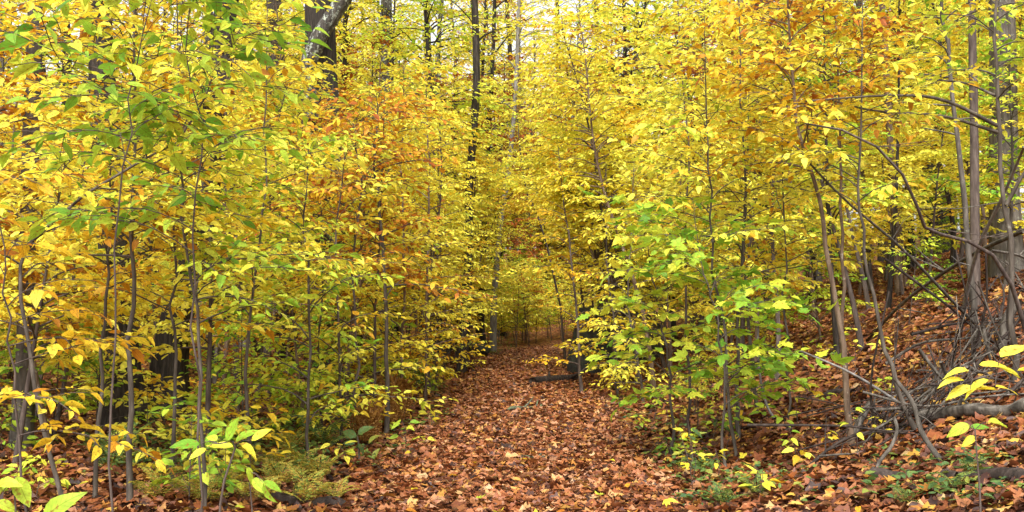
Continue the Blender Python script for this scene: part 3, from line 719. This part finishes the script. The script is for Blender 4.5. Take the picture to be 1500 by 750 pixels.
# saplings leaning in over the path
for i in range(26):
    if i % 4 > 1 and i > 8: continue
    y = 17 + 18 * i / 26 + rs.uniform(-.4, .4); sgn = 1 if i % 2 else -1; x = float(xc(y)) + sgn * rs.uniform(1.7, 2.2)
    pal = rs.choice(['yellow', 'gold', 'lime'], p=[.7, .12, .18]); v = VAR[pal][-1 if i % 3 else -2]
    sc = clip_scale(x, y, v[3], rs.uniform(.95, 1.2))
    if sc < .35: continue
    o = put(v, x, y, 'beech_sapling', 'sapling with %s leaves leaning in over the %s edge of the path' % (WORD[pal], 'banked' if sgn > 0 else 'flat'), 'sapling', '%s saplings along the %s edge of the path' % (WORD[pal], 'banked' if sgn > 0 else 'flat'), rs, sc)
    o.rotation_euler = (0, -sgn * R(rs.uniform(3, 9)), 0)
# bent saplings whose tops hang across the path
for i, (y, sgn, hh, reach) in enumerate([(19, 1, 3.6, 1.7), (24, 1, 4.8, 2.0), (29, 1, 4.2, 2.2), (31, -1, 5.2, 2.0)]):
    r_ = np.random.default_rng(700 + i); b = on_ground(float(xc(y)) + sgn * 1.9, y, -.03)
    st = catmull(np.array([[0, 0, 0], [-sgn * .1, .1, hh * .45], [-sgn * reach * .35, 0, hh * .82], [-sgn * reach * .75, -.2, hh], [-sgn * reach * 1.15, -.3, hh * .98]]), 18)
    W, L = grow(st, .03, .005, r_, crown0=.3, nbr=46, blen=1.0, leaf=.09, gap=.042, ntw=9, twig_r=.002, sides=6, flare=1.2)
    o = build_plant('beech_sapling', b, W, L, ('stem_dark', 'stem', 'stem_brown')[i % 3], ('yellow', 'yellow', 'gold', 'yellow', 'lime')[i % 5], r_)
    tag(o, 'bent sapling with %s leaves arching across the path from the %s' % (('bright yellow', 'bright yellow', 'deep golden', 'bright yellow', 'yellow green')[i % 5], 'bank side' if sgn > 0 else 'flat side'), 'sapling', 'saplings arching across the path')
# young trees that close the canopy above the path
for i, (px, y) in enumerate([(560, 27), (610, 33), (640, 24), (760, 48), (800, 46), (880, 25), (930, 22), (905, 34), (985, 28), (1040, 24), (520, 34), (690, 52), (790, 56), (1090, 30), (600, 45), (740, 60), (470, 30), (1180, 26), (1000, 40), (395, 26), (440, 33), (500, 26), (545, 38), (590, 29), (665, 33), (1260, 24), (1330, 28), (1400, 24), (330, 24), (1450, 30), (700, 58), (640, 50)]):
    x = (px - 750) / F * y + rs.uniform(-.3, .3)
    if abs(x - float(xc(y))) < 1.9: x = float(xc(y)) + (2.0 if x > float(xc(y)) else -2.0)
    v = VAR['young'][i % 3]; w = ('bright yellow', 'bright yellow', 'yellow green')[i % 3]
    sc = min(rs.uniform(.9, 1.15), clip_scale(x, y, v[3], 2.0)); 
    if sc < .4 or glade(x, y): continue
    put(v, x, y, 'young_tree', 'young tree with a full %s crown reaching over the path' % w, 'tree', '%s young trees over the path' % w, rs, sc)
# the thicket that closes the view where the path turns
for i in range(34):
    y = rs.uniform(41, 60); x = rs.uniform(-7, float(xc(y)) - 1.9) if i % 3 else float(xc(y)) + rs.uniform(1.9, 6)
    if not free(x, y, .9): continue
    placed.append((x, y, .9)); pal = rs.choice(['yellow', 'gold', 'lime'], p=[.6, .15, .25]); v = VAR[pal][int(rs.integers(len(VAR[pal])))]
    put(v, x, y, 'beech_sapling', 'sapling with %s leaves where the path turns out of sight' % WORD[pal], 'sapling', '%s saplings at the bend of the path' % WORD[pal], rs, rs.uniform(1.5, 2.8) / v[3] if glade(x, y) else rs.uniform(.9, 1.3))
for i in range(16):                                   # head-high bushes that hide the path beyond its turn
    y = 40.5 + 6 * (i / 16); c = float(xc(y)); x = rs.uniform(-3.5, c - 1.6); k = (4, 1, 2)[i % 3]
    put(VAR['low'][k], x, y, 'low_sapling', 'bushy sapling with %s leaves closing off the end of the path' % LWORD[k], 'sapling', '%s bushes at the end of the path' % LWORD[k], rs, (2.9 + rs.uniform(-.4, .5)) / VAR['low'][k][3])
LOW = [VAR['low'][4], VAR['low'][2], VAR['gold'][0], VAR['low'][1]]
for i in range(46):                                   # low bushy saplings filling the glade at the turn
    y = 38.5 + 16 * (i / 46) + rs.uniform(-.4, .4); x = .024 * y + .3 + rs.uniform(-4.5, 4.5); c = float(xc(y))
    if abs(x - c) < 1.7: x = c - 1.7 - rs.uniform(0, 1.5)
    k = int(rs.choice(4, p=[.4, .2, .1, .3])); w = ('bright yellow', 'yellow green', 'deep golden', 'bright yellow')[k]
    put(LOW[k], x, y, 'beech_sapling', 'low bushy sapling with %s leaves in the glade at the turn' % w, 'sapling', '%s low saplings of the glade' % w, rs, rs.uniform(.8, 1.0) if k == 2 else rs.uniform(1.1, 1.7))
nt = 0; tries = 0; placed = []
for i in range(22):                                   # trees standing straight ahead, beyond the turn of the path
    y = 55 + 28 * (i / 22); x = rs.uniform(-5, 6) + .024 * y
    if not free(x, y, 1.6) or abs(x - float(xc(y))) < 2 and y < 50: continue
    placed.append((x, y, 2.0)); k = 'rusttree' if i in (3, 12) else 'tree'; v = VAR[k][int(rs.integers(len(VAR[k])))]; w = 'rust red leaved' if k == 'rusttree' else 'yellow leaved'
    put(v, x, y, 'background_tree', '%s tree beyond the turn of the path' % w, 'tree', '%s trees beyond the turn of the path' % w, rs, rs.uniform(.8, 1.1))
for px, y in ((735, 47), (842, 37), (800, 58)):
    x = (px - 750) / F * y
    if abs(x - float(xc(y))) < 2: x = float(xc(y)) - 2.2
    placed.append((x, y, 2.0)); put(VAR['rusttree'][0], x, y, 'background_tree', 'rust red leaved tree rising over the turn of the path', 'tree', 'rust red trees over the turn', rs, rs.uniform(.75, .9))
for i in range(18):
    y = rs.uniform(54, 64); x = -4.5 + 9 * i / 18 + rs.uniform(-.3, .3); k = i % 3; v = (VAR['yellow'][1], VAR['yellow'][2], VAR['lime'][1])[k]; w = ('bright yellow', 'bright yellow', 'yellow green')[k]
    put(v, x, y, 'beech_sapling', 'sapling with %s leaves on the rise beyond the glade' % w, 'sapling', '%s saplings beyond the glade' % w, rs, rs.uniform(1.0, 1.35))
RUSTY = variant('tree', 9.0, .06, 'dark', 'rust', 1601, crown0=.66, nbr=24, blen=1.6, leaf=.10, gap=.06, ntw=10, twig_r=.003, sides=7, flare=1.3)
for x, y, sc, w in ((-1.45, 30, .92, 'flat'), (2.7, 25, .95, 'banked'), (-3.1, 24, .85, 'flat'), (5.4, 22, .8, 'banked'), (-5.5, 19, .66, 'flat'), (4.6, 14.5, .66, 'banked'), (6.6, 18, .72, 'banked'), (3.9, 19, .74, 'banked'), (-3.2, 17, .55, 'flat')):
    put(RUSTY, x, y, 'young_tree', 'young dark stemmed tree holding a small rust red top, %s side of the path' % w, 'tree', 'rust topped young trees, %s side' % w, rs, sc)
for px, y in ((420, 36), (540, 44), (505, 52), (580, 50), (1010, 46), (380, 48)):
    put(VAR['tree'][px % 4], (px - 750) / F * y, y, 'background_tree', 'yellow leaved tree closing the canopy behind %s' % behind((px - 750) / F * y, y), 'tree', 'yellow trees closing the canopy', rs, .95)
while nt < 170 and tries < 8000:
    tries += 1
    y = 30 + 85 * rs.random() ** 1.1
    x = rs.uniform(-.55 * y - 3, .55 * y + 3)
    c = float(xc(y))
    if y < 50 and abs(x - c) < 2.0: continue
    if y < 42 and abs(x - c) < 2.8 or glade(x, y): continue
    sp = 2.2 + .02 * y
    if not free(x, y, sp): continue
    placed.append((x, y, sp))
    u = rs.random()
    if u < .80: v = VAR['tree'][int(rs.integers(4))]; w = 'yellow leaved'
    elif u < .9: v = VAR['rusttree'][0]; w = 'rust red leaved'
    else: v = VAR['limetree'][0]; w = 'yellow green'
    lm = behind(x, y); far_ = 'far' if y > 70 else 'mid-distance'
    put(v, x, y, 'background_tree', '%s %s tree in the wood behind %s' % (far_, w, lm), 'tree', '%s %s trees behind %s' % (far_, w, lm), rs, rs.uniform(.85, 1.15))
    nt += 1
print('variants', {k: [v[2] for v in q] for k, q in VAR.items()}, nsap, nt)

# ================================================================== BOULDERS, LOGS AND DEAD BRANCHES
def boulder(px, py, size, label, seed, sink=.25):
    r = np.random.default_rng(seed); nu, nv = 28, 18
    u = np.linspace(0, 2 * np.pi, nu, endpoint=False); v = np.linspace(.02, np.pi - .02, nv)
    U, Vv = np.meshgrid(u, v); Nn = np.stack([np.cos(U) * np.sin(Vv), np.sin(U) * np.sin(Vv), np.cos(Vv)], -1)
    k = np.ones_like(U)
    for a in range(14):                                  # planes that cut facets, then lumps
        d = r.normal(0, 1, 3); d /= np.linalg.norm(d); k = np.minimum(k, r.uniform(.72, .98) / np.maximum(.2, Nn @ d))
    for a in range(8):
        d = r.normal(0, 3.5, 3); k = k * (1 + .025 * np.sin(Nn @ d * 2 + r.uniform(0, 6)))
    P = Nn * k[..., None] * np.array(size) * .5
    i = np.arange(nu * nv).reshape(nv, nu)
    Q = np.stack([i[:-1], np.roll(i, -1, 1)[:-1], np.roll(i, -1, 1)[1:], i[1:]], -1).reshape(-1, 4)
    o = add('boulder', make_mesh('boulder', P, Q, ROCK)); b = ground(px, py); o.location = (b[0], b[1], b[2] + size[2] * (.5 - sink)); o.rotation_euler = (0, 0, r.uniform(0, 6))
    tag(o, label, 'boulder')
boulder(872, 548, (1.5, 1.4, 2.3), 'tall dark mossy boulder behind the low orange yellow sprays', 1)
boulder(930, 535, (1.7, 1.3, 1.8), 'broad dark boulder leaning against the tall one', 2)
boulder(700, 520, (.9, .8, .5), 'low dark stone at the left edge of the path near its bend', 5)

def wood_piece(name, pts, r0, r1, wood, label, cat, group=None, seed=0, k=8, twigs=0, cap=True, rough=.08):
    rng = np.random.default_rng(seed); pts = np.asarray(pts, float)
    c = catmull(pts, 12); W = Tubes(); W.tube(c - c[0], np.linspace(r0, r1, 12), k, rough, rng, cap)
    for t in range(twigs):
        i = int(rng.integers(2, 10)); d = c[min(i + 1, 11)] - c[i]; d /= np.linalg.norm(d); q = rng.normal(0, 1, 3); q -= d * (q @ d); q /= np.linalg.norm(q); q[2] = abs(q[2])
        L = np.linalg.norm(c[-1] - c[0]) * rng.uniform(.12, .35); e = c[i] + (d * .7 + q * .7) * L
        W.tube(np.array([c[i], (c[i] + e) / 2 + rng.normal(0, .03, 3) * L, e]) - c[0], np.array([.5, .35, .15]) * r0, 5)
    o = add(name, W.mesh(name, BARK[wood])); o.location = tuple(c[0]); tag(o, label, cat, group); return o
def log_px(a, b, dia, wood, label, lift=.4, seed=0, sag=.0, name='fallen_log'):
    A = ground(*a); B = ground(*b)
    n = 5; pts = [A + (B - A) * j / (n - 1) for j in range(n)]
    for q in pts: q[2] = float(hgt(q[0], q[1])) + dia * lift
    pts = np.array(pts) + np.random.default_rng(seed).normal(0, .02, (n, 3)); return wood_piece(name, pts, dia / 2, dia / 2 * .85, wood, label, 'log', seed=seed, k=14, rough=.10, twigs=2)
log_px((780, 563), (848, 556), .18, 'wetwood', 'dark wet log lying across the edge of the path', .25, 1)
log_px((742, 604), (795, 597), .08, 'mossy', 'thin mossy root crossing the path', .12, 2, name='tree_root')
log_px((762, 676), (824, 673), .09, 'mossy', 'short grey green log half buried in leaves on the path', .12, 3)
log_px((400, 738), (512, 749), .11, 'wetwood', 'dark log half buried among the faded ferns', .1, 4)
log_px((1348, 622), (1510, 606), .11, 'deadwood', 'long grey log lying in front of the heap of dead branches', .6, 5)
log_px((1262, 706), (1342, 700), .10, 'wetwood', 'short dark log sunk in leaves on the lower bank', .2, 6)
log_px((1384, 704), (1510, 706), .11, 'wetwood', 'dark log beside the low green ferns on the bank', .22, 7)
log_px((1190, 585), (1262, 574), .08, 'wetwood', 'thin dark log behind the bent brown sapling', .4, 8)
log_px((540, 582), (572, 574), .10, 'wetwood', 'short dark log at the foot of the rusty leaved sapling', .4, 9)

def stick_px(poly, Ya, Yb, w, wood, label, seed, twigs=2, name='dead_branch', group=None, foot=True):
    n = len(poly); pts = np.array([at(px, py, Ya + (Yb - Ya) * j / (n - 1)) for j, (px, py) in enumerate(poly)])
    if foot: pts[-1][2] = float(hgt(pts[-1][0], pts[-1][1])) + .01
    return wood_piece(name, pts, w[0] * Ya / F / 2, w[1] * Yb / F / 2, wood, label, 'branch', group, seed, 7, twigs, rough=.05)
def gy(px, py): return float(ground(px, py)[1])
stick_px([(1180, 181), (1244, 194), (1304, 231), (1338, 287), (1353, 331), (1381, 344), (1432, 359), (1470, 393), (1500, 470), (1512, 560)], 7.6, gy(1500, 560), (3, 7), 'stem_dark', 'long dark dead limb arching high out of the branch heap', 21, 4)
stick_px([(1180, 233), (1240, 295), (1321, 364), (1394, 440), (1452, 500)], 8.6, gy(1452, 500), (3, 5), 'deadwood', 'long straight thin branch slanting down into the heap', 22, 1)
stick_px([(1172, 514), (1244, 545), (1308, 584), (1345, 612)], gy(1345, 612) - .3, gy(1345, 612), (3, 5), 'pale', 'pale bare stick reaching out of the heap across the bank', 23, 1)
stick_px([(1312, 556), (1338, 592), (1351, 635), (1381, 682)], gy(1381, 682) + .25, gy(1381, 682), (6, 9), 'deadwood', 'forked grey branch sloping down to the leaves in front of the heap', 24, 2)
stick_px([(1310, 612), (1314, 631), (1304, 656), (1287, 678), (1286, 697)], gy(1286, 697) + .2, gy(1286, 697), (5, 6), 'deadwood', 'hooked grey branch standing in the leaves before the heap', 25, 1)
stick_px([(1274, 590), (1260, 616), (1247, 646)], gy(1247, 646) + .2, gy(1247, 646), (9, 11), 'deadwood', 'short broken stub leaning on the bent brown sapling', 26, 0)
stick_px([(1500, 215), (1468, 290), (1436, 356), (1418, 420), (1405, 500)], 9.5, gy(1405, 500), (4, 6), 'pale', 'pale thin branch propped upright in the heap', 27, 2)
stick_px([(1500, 338), (1419, 376), (1327, 440), (1270, 500)], 10.2, gy(1270, 500), (7, 4), 'deadwood', 'grey branch sloping down from the heap towards the path', 28, 3)
stick_px([(1110, 478), (1112, 540), (1122, 590), (1136, 618)], gy(1136, 618), gy(1136, 618), (3, 4), 'pale', 'whitish bare twig curving up beside the grey saplings', 29, 0)
stick_px([(1492, 440), (1474, 470), (1466, 520)], gy(1466, 520), gy(1466, 520), (16, 14), 'deadwood', 'thick crooked grey branch end in the heap', 30, 1)
rb = np.random.default_rng(5)
for i in range(95):
    px = rb.uniform(1270, 1560); t = min(1, max(0, (px - 1290) / 210))
    py = rb.uniform(630 - 215 * t, 655 - 50 * t)
    b = ground(px, py); L = .5 + 2.0 * rb.random() ** 1.4; a = R(rb.normal(38, 32)) * (1 if rb.random() < .85 else -1)
    d = np.array([math.cos(a), rb.normal(.1, .45), .75 * math.sin(a)]); d /= np.linalg.norm(d)
    c0 = b + np.array([0, 0, rb.uniform(.0, .5) * min(1, .2 + t)])
    pts = np.array([c0 + d * L * s + rb.normal(0, .03, 3) * L for s in (-.5, -.2, .15, .5)])
    pts[:, 2] = np.maximum(pts[:, 2], hgt(pts[:, 0], pts[:, 1]) + .01)
    wd = 'deadwood' if rb.random() < .45 else 'wetwood'; r0 = .005 + .015 * rb.random() ** 1.8
    wood_piece('dead_branch', pts, r0, r0 * .5, wd, ('grey' if wd == 'deadwood' else 'dark') + ' bare branch tangled in the heap on the bank', 'branch', ('grey' if wd == 'deadwood' else 'dark') + ' branches of the heap', 600 + i, 6, int(rb.integers(2, 6)))

# ================================================================== SPRIGS, SEEDLINGS, FERNS
def sprig(name, leaves, Y, stem, w, pal, label, seed, shape='beech', wood='stem_dark', cat='seedling', face=.55):
    rng = np.random.default_rng(seed)
    st = np.array([at(px, py, Y) for px, py in stem]); gz = float(hgt(st[0][0], st[0][1]))
    if st[0][2] > gz: st = np.vstack([[st[0][0], st[0][1], gz - .02], st])
    else: st[0][2] = gz - .02
    base = st[0].copy(); W = Tubes(); W.tube(catmull(st - base, 12), np.linspace(w, w * .4, 12) * Y / F / 2, 6)
    root = empty(name, base); ms = leaf_set(pal, shape)
    for (ax, ay, bx, by) in leaves:
        dy = rng.normal(0, .03); A = at(ax, ay, Y + dy); B = at(bx, by, Y + dy + rng.normal(0, .02)); L = np.linalg.norm(B - A)
        dd = np.linalg.norm(st - A, axis=1); q = st[int(np.argmin(dd))]
        W.tube(np.array([q, (q + A) / 2 + [0, 0, .01], A]) - base, np.array([.0016, .0014, .001]), 4)
        nrm = np.array([rng.normal(0, .25), -face + rng.normal(0, .12), .85])
        o = add('leaf', ms[int(rng.integers(len(ms)))], root, frame_matrix(A - base, B - A, nrm, L * 1.04))
    add('stem', W.mesh('stem', BARK[wood]), root); tag(root, label, cat); return root
sprig('beech_sprig', [(1419, 543, 1380, 548), (1412, 557, 1373, 560), (1425, 566, 1384, 572), (1421, 572, 1462, 566), (1458, 566, 1494, 566), (1434, 534, 1476, 527), (1456, 537, 1496, 538), (1466, 523, 1502, 510), (1490, 543, 1524, 541), (1448, 556, 1408, 566)], 3.3,
      [(1545, 900), (1548, 700), (1540, 590), (1505, 552), (1460, 548), (1425, 556)], 4, 'yellow', 'low yellow beech spray hanging in front of the grey log', 1, face=.25)
sprig('leafy_seedling', [(1420, 622, 1388, 632), (1421, 626, 1448, 628), (1448, 618, 1478, 623), (1430, 640, 1408, 652)], 4.3, [(1436, 740), (1432, 680), (1428, 630)], 4, 'lime', 'small seedling with broad lime leaves under the yellow spray', 2)
sprig('leafy_seedling', [(293, 650, 249, 652), (302, 657, 276, 671), (300, 648, 326, 629), (332, 646, 352, 613), (345, 648, 368, 619), (350, 650, 379, 666), (368, 645, 398, 631), (342, 655, 304, 656), (318, 645, 300, 632)], 4.2, [(318, 840), (325, 720), (345, 652), (320, 650)], 5, 'lime', 'sprig of pointed yellow green leaves above the faded ferns', 3, face=.45)
sprig('leafy_seedling', [(362, 684, 374, 708), (370, 700, 389, 724), (386, 705, 413, 719), (386, 708, 401, 738)], 4.0, [(372, 860), (370, 760), (364, 690)], 4, 'lime', 'drooping seedling with four long yellow green leaves', 4, face=.6)
sprig('leafy_seedling', [(-5, 708, 22, 698), (24, 698, 42, 742), (-6, 736, 26, 746), (64, 762, 95, 714), (5, 700, -8, 722)], 3.4, [(20, 900), (24, 780), (20, 705)], 5, 'green', 'low seedling with long green leaves at the thicket foot', 5, face=.6)
sprig('broadleaf_seedling', [(522, 640, 500, 628), (524, 636, 548, 624), (520, 650, 502, 648), (524, 650, 534, 668), (520, 655, 505, 662), (540, 650, 556, 636), (546, 672, 556, 656)], 9.6, [(526, 690), (526, 660), (524, 640)], 4, 'herb', 'low plant with broad dark green leaves at the path edge', 6, face=.9)

rq = np.random.default_rng(21)
def seedling(b, h, nl, ls, pal, label, group):
    base = np.asarray(b); W = Tubes(); top = np.array([rq.normal(0, .06), rq.normal(0, .06), h]); W.tube(catmull(np.array([[0, 0, -.02], top * .5 + [.02, 0, 0], top]), 6), np.linspace(.004, .002, 6), 5)
    root = empty('leafy_seedling', base); ms = leaf_set(pal); a0 = rq.random() * 6
    for j in range(nl):
        f = rq.uniform(.45, 1); a = a0 + j * 2.4; A = top * f; d = np.array([math.cos(a), math.sin(a), rq.normal(.0, .25)]); A2 = A + d * ls * rq.uniform(.2, .7)
        W.tube(np.array([A, A2]), np.array([.0015, .001]), 3)
        add('leaf', ms[int(rq.integers(len(ms)))], root, frame_matrix(A2, d, np.array([rq.normal(0, .3), rq.normal(-.25, .3), 1]), ls * rq.uniform(.8, 1.2)))
    add('stem', W.mesh('stem', BARK['stem_dark']), root); tag(root, label, 'seedling', group)
for i in range(96):
    pal = ('lime', 'yellow', 'green', 'herb')[int(rq.choice(4, p=[.4, .25, .2, .15]))]
    px, py = (rq.uniform(870, 1330), rq.uniform(470, 690)) if i < 46 or i >= 64 else (rq.uniform(390, 640), rq.uniform(560, 700))
    if 26 <= i < 46: py = rq.uniform(555, 735); px = 842 + (py - 555) * 1.0 + rq.uniform(0, 90)
    b = ground(px, py)
    if abs(b[0] - float(xc(b[1]))) < 1.15: continue
    w = {'lime': 'yellow green', 'yellow': 'yellow', 'green': 'green', 'herb': 'dark green'}[pal]; s = 'on the leafy bank' if i < 46 or i >= 64 else 'along the thicket side of the path'
    seedling(b, rq.uniform(.12, .5), int(rq.integers(5, 12)), rq.uniform(.07, .12), pal, 'tiny seedling with %s leaves %s' % (w, s), '%s seedlings %s' % (w, s))

def frond_mesh(name, n, pal, seed, arch):
    """one fern frond: arching rachis with tapering toothed leaflets, unit length along +Y"""
    r = np.random.default_rng(seed); P, D, N, S, T = [], [], [], [], []
    for i in range(n):
        u = .12 + .88 * i / n; w = .26 * math.sin(min(1, u * 1.15 + .1) * math.pi) ** .7 + .03; z = arch * (u - u * u * .95)
        for s in (-1, 1):
            for q in range(5):                      # small toothed lobes along each leaflet
                f = (q + .5) / 5
                P.append([s * w * f, u * .9 + .10 * w * f, z - .10 * w * f]); D.append([s * .55, .8, -.1 + r.normal(0, .1)]); N.append([r.normal(0, .2), r.normal(0, .2), 1]); S.append(.075 * (1.05 - .6 * f) + .01); T.append(r.random())
    L = [np.array(P, float), np.array(D, float), np.array(N, float), np.array(S), np.array(T)]
    return leaf_mesh(name, L, leaf_mat(pal, False), r, .55)
FROND = {(p, a): frond_mesh('frond', 16, p, j, (.5, .95)[a]) for j, p in enumerate(('fern', 'bracken', 'herb')) for a in (0, 1)}
def fern(b, size, nf, pal, label, group=None, up=(15, 50), name='fern'):
    root = empty(name, b); a0 = rq.random() * 6
    for j in range(nf):
        a = a0 + j * 6.283 / nf + rq.normal(0, .25); e = R(rq.uniform(*up)); d = np.array([math.cos(a) * math.cos(e), math.sin(a) * math.cos(e), math.sin(e)])
        nrm = np.array([-math.cos(a) * math.sin(e), -math.sin(a) * math.sin(e), math.cos(e)]) + rq.normal(0, .12, 3)
        add('frond', FROND[(pal, j % 2)], root, frame_matrix(np.array([0, 0, .01]), d, nrm, size * rq.uniform(.75, 1.2)))
    tag(root, label, 'fern', group)
for px, py in ((372, 738), (412, 716), (446, 742), (470, 706), (300, 740), (350, 700), (395, 690), (440, 690), (330, 722), (490, 735), (235, 735), (425, 665)):
    fern(ground(px, py), rq.uniform(.26, .38), 6, 'fern', 'faded straw coloured fern at the foot of the thicket', 'faded ferns')
for px, py in ((290, 670), (165, 690), (345, 655), (400, 640), (476, 655), (505, 610), (600, 565), (640, 545)):
    fern(ground(px, py), rq.uniform(.35, .5), 7, 'herb', 'dark green fern under the saplings of the thicket', 'green ferns under the thicket')
for px, py in ((1060, 742), (1110, 728), (1395, 722), (1425, 700), (1330, 742)):
    fern(ground(px, py), rq.uniform(.17, .25), 5, 'herb', 'small green fern on the lower bank', 'green ferns on the bank')
for px, py in ((562, 632), (575, 622), (550, 615), (590, 605), (535, 655)):
    fern(ground(px, py), rq.uniform(.5, .62), 11, 'bracken', 'upright tuft of dead brown bracken at the path edge', 'dead bracken tufts', (52, 84), 'bracken')

# low creeping plants: nobody could count them
def cover(name, boxes, n, pal, label, seed, hmax=.12, size=.06):
    r = np.random.default_rng(seed); pts = []
    while len(pts) < n:
        bx = boxes[int(r.integers(len(boxes)))]; b = ground(r.uniform(bx[0], bx[1]), r.uniform(bx[2], bx[3]))
        if abs(b[0] - float(xc(b[1]))) < 1.2: 
            if r.random() < .97: continue
        for q in range(9): pts.append(b + np.array([r.normal(0, .10), r.normal(0, .10), r.uniform(.01, hmax)]))
    P = np.array(pts); m = len(P); P[:, 2] = np.maximum(P[:, 2], hgt(P[:, 0], P[:, 1]) + .01); th = r.random(m) * 6.283
    L = [P, np.stack([np.cos(th), np.sin(th), r.normal(0, .3, m)], 1), np.stack([r.normal(0, .35, m), r.normal(0, .35, m), np.ones(m)], 1), size * r.uniform(.6, 1.4, m), r.random(m)]
    o = add(name, leaf_mesh(name, L, leaf_mat(pal, False), r, .6)); tag(o, label, 'ground cover', kind='stuff')
cover('ground_cover', [(380, 660, 545, 690), (150, 480, 640, 700), (660, 760, 490, 520)], 3600, 'herb', 'low green plants along the thicket edge of the path', 1)
cover('bank_ground_cover', [(960, 1200, 690, 750), (1280, 1480, 660, 745), (850, 960, 560, 640), (900, 1010, 620, 690), (960, 1060, 680, 748), (820, 900, 490, 520)], 1300, 'herb', 'low green plants on the foot of the bank', 2, .10)
